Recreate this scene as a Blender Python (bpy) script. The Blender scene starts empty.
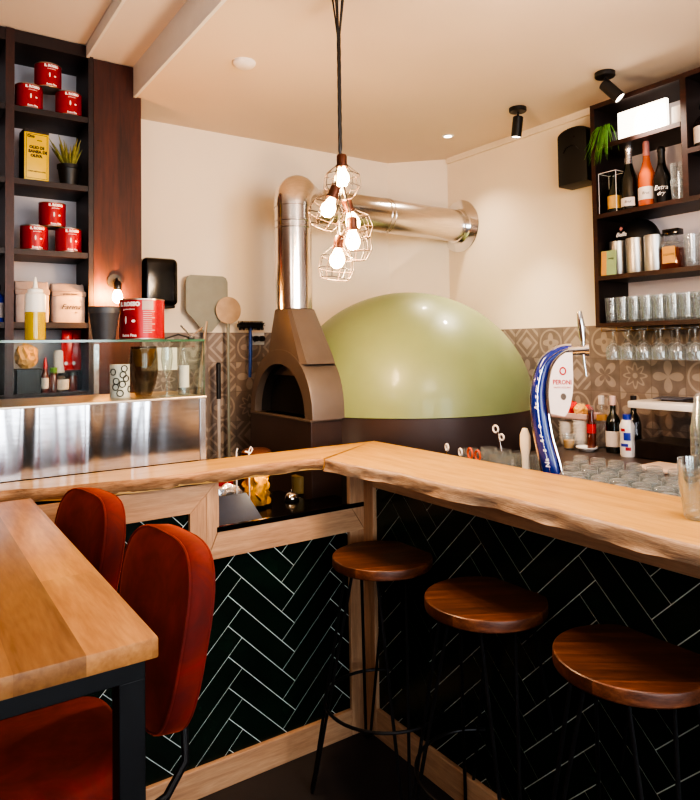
import bpy, bmesh, math, random
from mathutils import Vector, Matrix
PI = math.pi
SC = bpy.context.scene
COL = SC.collection
random.seed(7)

# ------------------------------------------------------------------ nodes
class X:
    """tiny expression wrapper around shader sockets"""
    def __init__(s, nt, sock): s.nt, s.s = nt, sock
    def op(s, o, *a, clamp=False):
        n = s.nt.nodes.new('ShaderNodeMath'); n.operation = o; n.use_clamp = clamp
        for i, v in enumerate((s,) + a):
            if isinstance(v, X): s.nt.links.new(v.s, n.inputs[i])
            else: n.inputs[i].default_value = v
        return X(s.nt, n.outputs[0])
    def __add__(s, o): return s.op('ADD', o)
    def __sub__(s, o): return s.op('SUBTRACT', o)
    def __mul__(s, o): return s.op('MULTIPLY', o)
    def __truediv__(s, o): return s.op('DIVIDE', o)
    def lt(s, o): return s.op('LESS_THAN', o)
    def gt(s, o): return s.op('GREATER_THAN', o)
    def abs(s): return s.op('ABSOLUTE')
    def floor(s): return s.op('FLOOR')
    def fract(s): return s.op('FRACT')
    def mx(s, o): return s.op('MAXIMUM', o)
    def mn(s, o): return s.op('MINIMUM', o)

def newmat(name):
    m = bpy.data.materials.new(name); m.use_nodes = True
    nt = m.node_tree; b = nt.nodes['Principled BSDF']
    return m, nt, b
def rgb(r, g, b):
    f = lambda c: (c/255/12.92) if c <= 10 else ((c/255+0.055)/1.055)**2.4
    return (f(r), f(g), f(b), 1)
def texco(nt, kind='Object'):
    return nt.nodes.new('ShaderNodeTexCoord').outputs[kind]
def mapping(nt, src, scale=(1,1,1), loc=(0,0,0), rot=(0,0,0)):
    n = nt.nodes.new('ShaderNodeMapping'); nt.links.new(src, n.inputs[0])
    n.inputs['Scale'].default_value = scale; n.inputs['Location'].default_value = loc; n.inputs['Rotation'].default_value = rot
    return n.outputs[0]
def noise(nt, src, scale=5, detail=4, rough=.5, dist=0):
    n = nt.nodes.new('ShaderNodeTexNoise'); nt.links.new(src, n.inputs['Vector'])
    n.inputs['Scale'].default_value = scale; n.inputs['Detail'].default_value = detail
    n.inputs['Roughness'].default_value = rough; n.inputs['Distortion'].default_value = dist
    return n.outputs['Fac']
def ramp(nt, fac, stops):
    n = nt.nodes.new('ShaderNodeValToRGB'); nt.links.new(fac, n.inputs[0])
    e = n.color_ramp.elements
    while len(e) < len(stops): e.new(.5)
    for k, (p, c) in enumerate(stops): e[k].position = p; e[k].color = c
    return n.outputs[0]
def mix(nt, fac, a, b, mode='MIX'):
    n = nt.nodes.new('ShaderNodeMix'); n.data_type = 'RGBA'; n.blend_type = mode
    if isinstance(fac, (int, float)): n.inputs[0].default_value = fac
    else: nt.links.new(fac.s if isinstance(fac, X) else fac, n.inputs[0])
    for v, i in ((a, 6), (b, 7)):
        if isinstance(v, tuple): n.inputs[i].default_value = v
        else: nt.links.new(v, n.inputs[i])
    return n.outputs[2]
def bump(nt, b, h, strength=.3, dist=.01):
    n = nt.nodes.new('ShaderNodeBump'); nt.links.new(h.s if isinstance(h, X) else h, n.inputs['Height'])
    n.inputs['Strength'].default_value = strength; n.inputs['Distance'].default_value = dist
    nt.links.new(n.outputs[0], b.inputs['Normal'])
def plain(name, c, rough=.5, metal=0., var=.08, scale=14, spec=None, bmp=0., coat=0., emit=None, es=0., trans=0., ior=1.45, alpha=1.):
    m, nt, b = newmat(name)
    t = texco(nt); nz = noise(nt, t, scale, 3)
    d = tuple(max(0, x*(1-var)) for x in c[:3])+(1,); u = tuple(min(1, x*(1+var)) for x in c[:3])+(1,)
    nt.links.new(ramp(nt, nz, [(.3, d), (.7, u)]), b.inputs['Base Color'])
    b.inputs['Roughness'].default_value = rough; b.inputs['Metallic'].default_value = metal
    if spec is not None: b.inputs['Specular IOR Level'].default_value = spec
    if coat: b.inputs['Coat Weight'].default_value = coat; b.inputs['Coat Roughness'].default_value = .05
    if emit: b.inputs['Emission Color'].default_value = emit; b.inputs['Emission Strength'].default_value = es
    if trans: b.inputs['Transmission Weight'].default_value = trans; b.inputs['IOR'].default_value = ior
    if alpha < 1: b.inputs['Alpha'].default_value = alpha
    if bmp: bump(nt, b, nz, bmp, .004)
    return m
def wood(name, lo, mid, hi, grain=(1, 12, 12), scale=3., stave=None, stave_w=.05, stave_amt=.5, rough=.45, coat=0., bmp=.1, stave_len=None, long_axis=1):
    """grain: object-space scale, small along the grain"""
    m, nt, b = newmat(name)
    t = texco(nt)
    src = t
    tone = None
    if stave is not None:
        sep = nt.nodes.new('ShaderNodeSeparateXYZ'); nt.links.new(t, sep.inputs[0])
        a = X(nt, sep.outputs[stave]); c = (a/stave_w).floor()
        comb = nt.nodes.new('ShaderNodeCombineXYZ'); nt.links.new((c*1.37+5.21).s, comb.inputs[0])
        if stave_len:
            l = X(nt, sep.outputs[long_axis]); k = (l/stave_len + c*.37).floor(); nt.links.new(k.s, comb.inputs[1])
        wn = nt.nodes.new('ShaderNodeTexWhiteNoise'); wn.noise_dimensions = '3D'; nt.links.new(comb.outputs[0], wn.inputs['Vector'])
        tone = wn.outputs['Value']
        va = nt.nodes.new('ShaderNodeVectorMath'); va.operation = 'MULTIPLY_ADD'
        nt.links.new(wn.outputs['Color'], va.inputs[0]); va.inputs[1].default_value = (3, 3, 3); nt.links.new(t, va.inputs[2])
        src = va.outputs[0]
    mp = mapping(nt, src, grain)
    n1 = noise(nt, mp, scale, 6, .6, .6)
    n2 = noise(nt, mp, scale*6, 3, .5, .2)
    col = ramp(nt, n1, [(.25, lo), (.5, mid), (.75, hi)])
    col = mix(nt, .35, col, ramp(nt, n2, [(.35, tuple(x*.6 for x in mid[:3])+(1,)), (.6, hi)]), 'MULTIPLY') if False else mix(nt, .22, col, ramp(nt, n2, [(.35, lo), (.65, hi)]))
    if tone is not None:
        tr = ramp(nt, tone, [(0, (1-stave_amt,)*3+(1,)), (1, (1, 1, 1, 1))])
        col = mix(nt, 1., col, tr, 'MULTIPLY')
    nt.links.new(col, b.inputs['Base Color'])
    b.inputs['Roughness'].default_value = rough
    if coat: b.inputs['Coat Weight'].default_value = coat; b.inputs['Coat Roughness'].default_value = .2
    if bmp: bump(nt, b, n2, bmp, .002)
    return m

def herring_tile():
    return plain('green_glazed_tile', rgb(14, 30, 22), rough=.22, var=.35, scale=5, spec=.35)

def motif_tiles(name, axis, size, off, offz):
    m, nt, b = newmat(name)
    t = texco(nt); sep = nt.nodes.new('ShaderNodeSeparateXYZ'); nt.links.new(t, sep.inputs[0])
    u = (X(nt, sep.outputs[axis]) - off)/size; v = (X(nt, sep.outputs[2]) - offz)/size
    cu, cv = u.floor(), v.floor()
    x = u.fract()*2 - 1; y = v.fract()*2 - 1
    r = (x*x + y*y).op('SQRT'); th = y.op('ARCTAN2', x)
    comb = nt.nodes.new('ShaderNodeCombineXYZ'); nt.links.new(cu.s, comb.inputs[0]); nt.links.new(cv.s, comb.inputs[1])
    wn = nt.nodes.new('ShaderNodeTexWhiteNoise'); nt.links.new(comb.outputs[0], wn.inputs['Vector'])
    h = X(nt, wn.outputs['Value'])
    s2 = nt.nodes.new('ShaderNodeSeparateColor'); nt.links.new(wn.outputs['Color'], s2.inputs[0]); h2 = X(nt, s2.outputs[1])
    c4 = (th*4).op('COSINE'); c8 = (th*8).op('COSINE')
    ring = (r-.84).abs().lt(.06)
    quat = r.lt(c4*.16+.48)
    m1 = ring.mx(quat) - r.lt(.14)
    ax, ay = x.abs(), y.abs(); dm = ax+ay
    m2 = (dm-.86).abs().lt(.1).mx(dm.lt(.45)).mx((dm-1.5).abs().lt(.12))
    m3 = r.lt((th*2).op('SINE').abs()*.95) - r.lt((th*2).op('SINE').abs()*.5)
    m4 = (r-(c8*.16+.55)).abs().lt(.08).mx(r.lt(.16)).mx(dm.gt(1.6))
    m5 = r.lt((th*2).op('COSINE').abs()*.9).mx(((ax-1)*(ax-1)+(ay-1)*(ay-1)).op('SQRT').lt(.42))
    def sel(lo, hi, mm): return h.gt(lo)*h.lt(hi)*mm
    pat = sel(-1, .2, m1)+sel(.2, .4, m2)+sel(.4, .6, m3)+sel(.6, .8, m4)+sel(.8, 2, m5)
    pat = pat.op('ADD', 0., clamp=True)
    nz = noise(nt, t, 20, 3)
    base = mix(nt, h2, rgb(142, 124, 112), rgb(116, 102, 94))
    lite = mix(nt, h2, rgb(188, 170, 154), rgb(172, 154, 140))
    col = mix(nt, pat*.9, base, lite)
    grout = ax.mx(ay).gt(.975)
    col = mix(nt, grout*.7, col, rgb(110, 95, 84))
    col = mix(nt, .25, col, ramp(nt, nz, [(.3, rgb(112, 98, 88)), (.7, rgb(170, 152, 140))]))
    nt.links.new(col, b.inputs['Base Color']); b.inputs['Roughness'].default_value = .45
    bump(nt, b, (ax.mx(ay).lt(.965)), .3, .002)
    return m

M = {}
def mats():
    M['wall'] = plain('cream_wall_paint', rgb(246, 228, 204), .85, var=.02, scale=3)
    M['ceil'] = plain('cream_ceiling_paint', rgb(232, 212, 190), .9, var=.02, scale=2)
    M['ceil2'] = plain('white_ceiling_paint', rgb(232, 222, 214), .9, var=.02, scale=2)
    M['white'] = plain('white_paint', rgb(238, 236, 232), .6, var=.02)
    M['floor'] = plain('dark_concrete_floor', rgb(46, 41, 42), .6, var=.25, scale=4)
    M['mah'] = wood('reddish_brown_veneer', rgb(34, 13, 9), rgb(62, 26, 16), rgb(86, 38, 23), grain=(9, 9, .8), scale=2.2, rough=.6)
    M['dkwood'] = wood('dark_brown_shelf_wood', rgb(20, 10, 9), rgb(32, 15, 13), rgb(48, 23, 18), grain=(2, 8, 8), scale=3, rough=.5)
    M['edge'] = wood('reddish_shelf_edge', rgb(34, 15, 12), rgb(54, 25, 19), rgb(78, 38, 28), grain=(6, 6, 2), scale=3, rough=.45)
    M['oak'] = wood('pale_oak_frame', rgb(158, 116, 86), rgb(190, 146, 110), rgb(212, 170, 134), grain=(1.2, 14, 14), scale=2.6, rough=.6)
    M['oakv'] = wood('pale_oak_upright', rgb(158, 116, 86), rgb(190, 146, 110), rgb(212, 170, 134), grain=(14, 14, 1.2), scale=2.6, rough=.6)
    M['oaky'] = wood('pale_oak_rail', rgb(158, 116, 86), rgb(190, 146, 110), rgb(212, 170, 134), grain=(14, 1.2, 14), scale=2.6, rough=.6)
    hl, hm, hh = rgb(176, 126, 60), rgb(204, 156, 84), rgb(224, 182, 112)
    M['slabx'] = wood('golden_bar_top', hl, hm, hh, grain=(1, 9, 9), scale=2.2, rough=.42, coat=.08, bmp=.05)
    M['slaby'] = wood('golden_bar_top_y', hl, hm, hh, grain=(9, 1, 9), scale=2.2, rough=.42, coat=.08, bmp=.05)
    M['barkx'] = wood('live_edge_bark', rgb(84, 50, 30), rgb(176, 128, 88), rgb(206, 164, 122), grain=(2, 10, 26), scale=2.5, rough=.8, bmp=.7)
    M['barky'] = wood('live_edge_bark_y', rgb(98, 70, 54), rgb(178, 146, 118), rgb(206, 178, 150), grain=(10, 2, 26), scale=2.5, rough=.8, bmp=.7)
    M['table'] = wood('staved_table_top', rgb(142, 90, 46), rgb(178, 120, 66), rgb(204, 148, 88), grain=(9, 1, 9), scale=2.4, stave=0, stave_w=.098, stave_amt=.45, rough=.55, coat=.04, bmp=.04, stave_len=2.2, long_axis=1)
    M['seat'] = wood('reddish_stool_wood', rgb(66, 32, 18), rgb(118, 64, 38), rgb(168, 104, 68), grain=(16, 1.4, 16), scale=3.0, stave=0, stave_w=.066, stave_amt=.62, rough=.45, coat=.1, bmp=.08)
    M['grout'] = plain('white_grout', rgb(226, 232, 226), .8)
    M['gtile'] = herring_tile()
    M['tileY'] = motif_tiles('patchwork_tiles_back', 0, .177, 1.50, 1.697)
    M['tileX'] = motif_tiles('patchwork_tiles_side', 1, .177, 2.275, 1.697)
    M['blackm'] = plain('black_powder_coat', rgb(17, 16, 19), .5, .3, var=.1)
    M['iron'] = plain('raw_black_iron', rgb(38, 36, 38), .42, .6, var=.2)
    M['blackp'] = plain('black_plastic', rgb(18, 16, 17), .45, var=.1)
    M['gblack'] = plain('gloss_black_plastic', rgb(10, 9, 10), .16, var=.1)
    M['chrome'] = plain('polished_chrome', (.82, .8, .78, 1), .12, 1., var=.05)
    M['dgreen'] = plain('sage_oven_paint', rgb(132, 142, 96), .42, var=.04, scale=6, coat=.12, bmp=.03)
    M['drum'] = plain('dark_brown_oven_base', rgb(62, 48, 46), .4, .2, var=.08, scale=4)
    M['mouth'] = plain('taupe_metal_oven_mouth', rgb(100, 88, 80), .45, .3, var=.1, scale=6, bmp=.1)
    M['soot'] = plain('sooty_cavity', rgb(20, 15, 14), .9)
    M['velvet'] = velvet()
    M['glass'] = plain('clear_glass', (1, 1, 1, 1), .02, var=0, trans=1., ior=1.45)
    M['pane'] = pane()
    M['paper'] = plain('white_card', rgb(236, 230, 222), .7, var=.03)
    M['ceramic'] = plain('white_ceramic', rgb(238, 232, 226), .25, var=.02)
    M['red'] = plain('red_tin_print', rgb(168, 4, 14), .28, .2, var=.06)
    M['tin'] = plain('tinplate', rgb(170, 160, 150), .3, .9, var=.08)
    M['yellow'] = plain('yellow_tin_print', rgb(226, 184, 0), .4, var=.05)
    M['ink'] = plain('dark_ink', rgb(28, 20, 22), .6)
    M['inkw'] = plain('white_ink', rgb(244, 236, 232), .6, var=0)
    M['inkr'] = plain('red_ink', rgb(176, 30, 40), .5)
    M['steel'] = brushed('brushed_steel', (.62, .6, .6, 1), .24)
    M['flue'] = brushed('flue_steel', (.8, .74, .7, 1), .2, ax=(3, 3, .3))
    M['flueh'] = brushed('flue_steel_h', (.8, .74, .7, 1), .22, ax=(.3, 3, 3))
    M['panel'] = steel_panel()
    M['bulb'] = plain('glowing_bulb', (1, .8, .5, 1), .3, var=0, emit=(1, .62, .28, 1), es=26)
    M['copper'] = plain('copper_socket', rgb(96, 56, 40), .45, .6, var=.1)
    M['cagem'] = plain('dark_cage_wire', rgb(58, 42, 32), .5, .3)
    M['green'] = plain('fresh_leaf_green', rgb(84, 132, 44), .5, var=.3, scale=30)
    M['gtip'] = plain('olive_leaf', rgb(120, 118, 60), .6, var=.35, scale=40)
    M['oil'] = plain('golden_oil', rgb(216, 170, 10), .12, var=.05, coat=.5)
    M['pvc'] = plain('milky_plastic', rgb(240, 234, 222), .35, var=.02)
    M['bottle'] = plain('dark_green_glass', rgb(14, 18, 12), .06, var=.1, coat=.6)
    M['rose'] = plain('rose_wine_glass', rgb(188, 92, 52), .08, var=.06, coat=.6)
    M['amber'] = plain('amber_liqueur', rgb(84, 30, 12), .08, var=.1, coat=.6)
    M['pink'] = plain('pink_foil', rgb(206, 138, 132), .35, .3)
    M['silverf'] = plain('silver_foil', rgb(206, 200, 198), .25, .8, bmp=.5, scale=60)
    M['blue'] = plain('tap_blue_enamel', rgb(20, 40, 130), .2, var=.05, coat=.7)
    M['bluecap'] = plain('blue_plastic_cap', rgb(34, 50, 160), .35)
    M['grey'] = plain('grey_green_peel', rgb(140, 138, 124), .5, .2, var=.06)
    M['alu'] = plain('worn_aluminium', rgb(190, 160, 130), .4, .6, var=.12)
    M['counter'] = plain('dark_worktop', rgb(66, 52, 46), .35, var=.15, scale=12)
    M['bagp'] = plain('greige_paper_bag', rgb(172, 156, 150), .75, var=.08, bmp=.4, scale=24)
    M['bagband'] = plain('grey_bag_band', rgb(146, 128, 120), .7, var=.1)
    M['redbag'] = plain('red_foil_bag', rgb(206, 20, 14), .25, var=.15, coat=.3, bmp=.5, scale=30)
    M['yelbag'] = plain('yellow_wrapper', rgb(222, 168, 96), .4, var=.2, bmp=.5, scale=30)
    M['pinkp'] = plain('pale_pink_plastic', rgb(224, 188, 180), .4)
    M['board'] = plain('pale_cutting_board', rgb(232, 206, 186), .5)
    M['orange'] = plain('orange_rubber', rgb(226, 92, 40), .5)
    M['lit'] = plain('lamp_lens', (1, .95, .85, 1), .4, var=0, emit=(1, .86, .68, 1), es=9)
    M['backp'] = plain('lilac_grey_back_panel', rgb(214, 202, 202), .8, var=.03, scale=3)
    M['slate'] = plain('blue_grey_sheet', rgb(96, 98, 112), .5)
    M['cookie'] = plain('golden_dried_slices', rgb(208, 140, 26), .5, var=.45, scale=40)
    M['brownp'] = plain('red_brown_wall', rgb(120, 92, 78), .8, var=.1, scale=2)
    M['bluew'] = plain('blue_brush_handle', rgb(24, 70, 160), .4)

def velvet():
    m, nt, b = newmat('rust_red_velvet')
    t = texco(nt); nz = noise(nt, t, 9, 4, .6, .8)
    nt.links.new(ramp(nt, nz, [(.3, rgb(84, 13, 6)), (.7, rgb(130, 30, 14))]), b.inputs['Base Color'])
    b.inputs['Roughness'].default_value = .85
    b.inputs['Sheen Weight'].default_value = .6; b.inputs['Sheen Roughness'].default_value = .35
    b.inputs['Sheen Tint'].default_value = rgb(255, 110, 50)
    bump(nt, b, noise(nt, t, 60, 3), .25, .002)
    return m
def pane():
    m, nt, b = newmat('clear_glass_pane')
    nt.nodes.remove(b); o = nt.nodes['Material Output']
    g = nt.nodes.new('ShaderNodeBsdfGlossy'); g.inputs['Roughness'].default_value = .02
    tr = nt.nodes.new('ShaderNodeBsdfTransparent'); tr.inputs[0].default_value = (.93, .97, .95, 1)
    lw = nt.nodes.new('ShaderNodeLayerWeight'); lw.inputs[0].default_value = .5; lw.name = 'lwf'
    ff = X(nt, lw.outputs['Facing']).op('POWER', 4.0)*.5+.002; ff.s.node.name = 'base'
    mx = nt.nodes.new('ShaderNodeMixShader')
    nt.links.new(ff.s, mx.inputs[0]); nt.links.new(tr.outputs[0], mx.inputs[1]); nt.links.new(g.outputs[0], mx.inputs[2])
    nt.links.new(mx.outputs[0], o.inputs[0])
    return m
def tinted(name, c, ior=1.35):
    m = pane(); m.name = name
    for n in m.node_tree.nodes:
        if n.type == 'BSDF_TRANSPARENT': n.inputs[0].default_value = c
        if n.name == 'base': n.inputs[1].default_value = .03+(ior-1.3)*.25
    return m
def drinkglass(name, tint=(.95, .97, .97, 1), haze=.08, ior=1.55, hz=(.9, .92, .94, 1)):
    m = tinted(name, tint, ior); nt = m.node_tree; o = nt.nodes['Material Output']
    old = o.inputs[0].links[0].from_socket
    lw = nt.nodes.new('ShaderNodeLayerWeight'); lw.inputs[0].default_value = .35
    d = nt.nodes.new('ShaderNodeBsdfDiffuse'); d.inputs[0].default_value = hz
    tl = nt.nodes.new('ShaderNodeBsdfTranslucent'); tl.inputs[0].default_value = hz
    a = nt.nodes.new('ShaderNodeMixShader'); nt.links.new(d.outputs[0], a.inputs[1]); nt.links.new(tl.outputs[0], a.inputs[2])
    f = X(nt, lw.outputs['Facing']).op('POWER', 3.0)*.5+haze
    nz = X(nt, noise(nt, texco(nt), 40, 2)); f = f*(nz*1.2+.3)
    b = nt.nodes.new('ShaderNodeMixShader'); nt.links.new(f.op('MINIMUM', .8).s, b.inputs[0]); nt.links.new(old, b.inputs[1]); nt.links.new(a.outputs[0], b.inputs[2])
    nt.links.new(b.outputs[0], o.inputs[0])
    return m
def brushed(name, c, rough, ax=(.3, 3, 3)):
    m, nt, b = newmat(name)
    t = texco(nt); nz = noise(nt, mapping(nt, t, ax), 30, 3, .6)
    nt.links.new(ramp(nt, nz, [(.3, tuple(x*.86 for x in c[:3])+(1,)), (.7, c)]), b.inputs['Base Color'])
    b.inputs['Metallic'].default_value = 1; b.inputs['Roughness'].default_value = rough
    bump(nt, b, nz, .06, .001)
    return m
def steel_panel():
    m, nt, b = newmat('warped_steel_sheet')
    t = texco(nt); nz = noise(nt, mapping(nt, t, (.4, 3, 3)), 40, 2)
    nt.links.new(ramp(nt, nz, [(.3, (.46, .44, .45, 1)), (.7, (.56, .54, .55, 1))]), b.inputs['Base Color'])
    b.inputs['Metallic'].default_value = 1; b.inputs['Roughness'].default_value = .15
    big = noise(nt, mapping(nt, t, (3.6, 1, .34)), 1.5, .8, .4, .6)
    bump(nt, b, big, 1.0, .045)
    return m

# ------------------------------------------------------------------ mesh builder
class MB:
    def __init__(s): s.bm = bmesh.new()
    def _new(s, vs): return vs
    def xf(s, verts, loc=None, rot=None, mat=None):
        mm = Matrix.Identity(4)
        if rot: mm = Matrix.Rotation(rot[2], 4, 'Z') @ Matrix.Rotation(rot[1], 4, 'Y') @ Matrix.Rotation(rot[0], 4, 'X')
        if loc: mm = Matrix.Translation(loc) @ mm
        if mat: mm = mat @ mm
        bmesh.ops.transform(s.bm, matrix=mm, verts=verts)
        return s
    def box(s, lo, hi, bev=0., seg=2, loc=None, rot=None):
        c = [(a+b)/2 for a, b in zip(lo, hi)]; d = [abs(b-a) for a, b in zip(lo, hi)]
        r = bmesh.ops.create_cube(s.bm, size=1, matrix=Matrix.Translation(c) @ Matrix.Diagonal((*d, 1)))
        vs = r['verts']
        if bev:
            es = list({e for v in vs for e in v.link_edges})
            rr = bmesh.ops.bevel(s.bm, geom=es, offset=bev, segments=seg, profile=.5, affect='EDGES')
            vs = list({v for f in rr['faces'] for v in f.verts} | {v for v in vs if v.is_valid})
        if loc or rot: s.xf(vs, loc, rot)
        return s
    def lathe(s, prof, seg=20, loc=(0, 0, 0), rot=None, cap=False, wob=None):
        rings = []; vs = []
        for r, z in prof:
            if r < 1e-6:
                v = s.bm.verts.new((0, 0, z)); rings.append([v]); vs.append(v)
            else:
                ring = []
                for k in range(seg):
                    rr = r*(wob(k, z) if wob else 1)
                    v = s.bm.verts.new((rr*math.cos(2*PI*k/seg), rr*math.sin(2*PI*k/seg), z)); ring.append(v)
                rings.append(ring); vs += ring
        for a, b in zip(rings, rings[1:]):
            if len(a) == 1 and len(b) == 1: continue
            for k in range(seg):
                j = (k+1) % seg
                if len(a) == 1: s.bm.faces.new((a[0], b[j], b[k]))
                elif len(b) == 1: s.bm.faces.new((a[k], a[j], b[0]))
                else: s.bm.faces.new((a[k], a[j], b[j], b[k]))
        if cap:
            if len(rings[0]) > 1: s.bm.faces.new(rings[0][::-1])
            if len(rings[-1]) > 1: s.bm.faces.new(rings[-1])
        s.xf(vs, loc, rot)
        return s
    def tube(s, pts, r, seg=8, closed=False, cap=True):
        pts = [Vector(p) for p in pts]; n = len(pts); rs = r if isinstance(r, (list, tuple)) else [r]*n
        up = None; rings = []
        for i, p in enumerate(pts):
            if closed: t = pts[(i+1) % n]-pts[i-1]
            else: t = pts[min(i+1, n-1)]-pts[max(i-1, 0)]
            t.normalize()
            if up is None:
                up = t.orthogonal().normalized()
            else:
                up = (up - t*up.dot(t));
                up = up.normalized() if up.length > 1e-6 else t.orthogonal().normalized()
            w = t.cross(up)
            rings.append([s.bm.verts.new(p+(up*math.cos(2*PI*k/seg)+w*math.sin(2*PI*k/seg))*rs[i]) for k in range(seg)])
        m = n if closed else n-1
        for i in range(m):
            a, b = rings[i], rings[(i+1) % n]
            for k in range(seg):
                j = (k+1) % seg
                s.bm.faces.new((a[k], a[j], b[j], b[k]))
        if cap and not closed:
            s.bm.faces.new(rings[0][::-1]); s.bm.faces.new(rings[-1])
        return s
    def cyl(s, p0, p1, r, seg=20): return s.tube([p0, p1], r, seg)
    def ring(s, c, R, r, seg=32, tseg=8, rot=None):
        mm = Matrix.Translation(c)
        if rot: mm = mm @ Matrix.Rotation(rot[2], 4, 'Z') @ Matrix.Rotation(rot[1], 4, 'Y') @ Matrix.Rotation(rot[0], 4, 'X')
        return s.tube([mm @ Vector((R*math.cos(2*PI*k/seg), R*math.sin(2*PI*k/seg), 0)) for k in range(seg)], r, tseg, closed=True)
    def poly(s, pts):
        s.bm.faces.new([s.bm.verts.new(p) for p in pts]); return s
    def prism(s, pts, vec, bev=0.):
        vec = Vector(vec); a = [s.bm.verts.new(p) for p in pts]; b = [s.bm.verts.new(Vector(p)+vec) for p in pts]
        n = len(a); s.bm.faces.new(a[::-1]); s.bm.faces.new(b)
        for i in range(n): s.bm.faces.new((a[i], a[(i+1) % n], b[(i+1) % n], b[i]))
        return s
    def loft(s, rings, cap=True, closed=True):
        R = [[s.bm.verts.new(p) for p in ring] for ring in rings]
        n = len(R[0])
        for a, b in zip(R, R[1:]):
            for k in range(n if closed else n-1):
                j = (k+1) % n; s.bm.faces.new((a[k], a[j], b[j], b[k]))
        if cap and closed: s.bm.faces.new(R[0][::-1]); s.bm.faces.new(R[-1])
        return s
    def text(s, txt, size, mat4, depth=.0004, bend=None, shear=0., bold=0., align='CENTER'):
        cu = bpy.data.curves.new('t', 'FONT'); cu.body = txt; cu.size = size; cu.align_x = align; cu.align_y = 'CENTER'
        cu.extrude = depth; cu.shear = shear; cu.offset = bold; cu.resolution_u = 2
        ob = bpy.data.objects.new('t', cu); COL.objects.link(ob)
        me = bpy.data.meshes.new_from_object(ob.evaluated_get(bpy.context.evaluated_depsgraph_get()))
        bpy.data.objects.remove(ob); bpy.data.curves.remove(cu)
        n0 = len(s.bm.verts); s.bm.from_mesh(me); bpy.data.meshes.remove(me)
        s.bm.verts.ensure_lookup_table(); vs = s.bm.verts[n0:]
        if bend:
            for v in vs:
                a = v.co.x/bend; rr = bend+v.co.z
                v.co = Vector((rr*math.sin(a), v.co.y, rr*math.cos(a)-bend))
        bmesh.ops.transform(s.bm, matrix=mat4, verts=vs)
        return s
    def mesh(s, name, mat, smooth=True, ang=35):
        me = bpy.data.meshes.new(name)
        bmesh.ops.recalc_face_normals(s.bm, faces=s.bm.faces)
        s.bm.to_mesh(me); s.bm.free()
        if mat: me.materials.append(mat)
        if smooth:
            me.polygons.foreach_set('use_smooth', [True]*len(me.polygons))
            me.set_sharp_from_angle(angle=math.radians(ang))
        return me
    def build(s, name, mat, parent=None, loc=None, rot=None, smooth=True, ang=35):
        o = bpy.data.objects.new(name, s.mesh(name, mat, smooth, ang)); COL.objects.link(o)
        if parent: o.parent = parent
        if loc: o.location = loc
        if rot: o.rotation_euler = rot
        return o

def tag(o, label, cat, group=None, kind=None):
    o['label'] = label; o['category'] = cat
    if group: o['group'] = group
    if kind: o['kind'] = kind
    return o
def thing(name, label, cat, loc=(0, 0, 0), rz=0, group=None):
    o = bpy.data.objects.new(name, None); o.empty_display_size = .05; COL.objects.link(o)
    o.location = loc; o.rotation_euler = (0, 0, rz)
    return tag(o, label, cat, group)
def struct(o, kind='structure'):
    o['kind'] = kind; return o
def dup(root, loc, rz=0, label=None, group=None):
    kids = [(c, list(c.children)) for c in root.children]
    r = root.copy(); COL.objects.link(r); r.location = loc; r.rotation_euler = (0, 0, rz)
    if label: r['label'] = label
    if group: r['group'] = group
    for c, gs in kids:
        d = c.copy(); COL.objects.link(d); d.parent = r
        for g in gs:
            e = g.copy(); COL.objects.link(e); e.parent = d
    return r
def FY(x, y, z):   # text/plane facing -Y (towards the room) at a point
    return Matrix.Translation((x, y, z)) @ Matrix.Rotation(PI/2, 4, 'X')
def FX(x, y, z):   # facing -X
    return Matrix.Translation((x, y, z)) @ Matrix.Rotation(-PI/2, 4, 'Z') @ Matrix.Rotation(PI/2, 4, 'X')
def FA(x, y, z, a, r=0):  # on a cylinder at azimuth a (radians, direction of outward normal)
    return Matrix.Translation((x, y, z)) @ Matrix.Rotation(a+PI/2, 4, 'Z') @ Matrix.Translation((0, -r, 0)) @ Matrix.Rotation(PI/2, 4, 'X')
mats()
M['rshelf'] = wood('very_dark_shelf_wood', rgb(14, 6, 5), rgb(24, 10, 8), rgb(36, 16, 12), grain=(8, 2, 8), scale=3, rough=.5)
M['redge'] = wood('dark_red_shelf_edge', rgb(24, 10, 8), rgb(42, 17, 13), rgb(64, 28, 20), grain=(8, 2, 8), scale=3, rough=.45)
M['canm'] = brushed('satin_canister', (.52, .50, .47, 1), .38, ax=(3, 3, .3))
M['spk'] = plain('speaker_black', rgb(9, 8, 9), .5, var=.1)
M['gtopx'] = None
M['cupm'] = plain('dark_grey_plastic', rgb(58, 58, 62), .4, var=.1)
M['hot'] = plain('hot_bulb', (1, .8, .5, 1), .3, var=0, emit=(1, .5, .16, 1), es=160)
M['yelb'] = plain('pale_amber_drink', rgb(120, 98, 66), .3)
M['polem'] = plain('pale_grey_pole', rgb(196, 186, 178), .4, .2)
M['trimst'] = plain('thin_steel_trim', rgb(190, 172, 150), .3, .8)
M['glowbox'] = plain('white_box_card', rgb(246, 242, 236), .6, var=.01, emit=(1, .9, .76, 1), es=2.6)  # own emission stands in for spotlight overexposure on the card
M['badge'] = plain('white_badge_enamel', rgb(244, 236, 234), .25, var=.01, coat=.4)
M['smoke'] = plain('dark_contents', rgb(34, 28, 28), .3, var=.5, scale=30)
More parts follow.
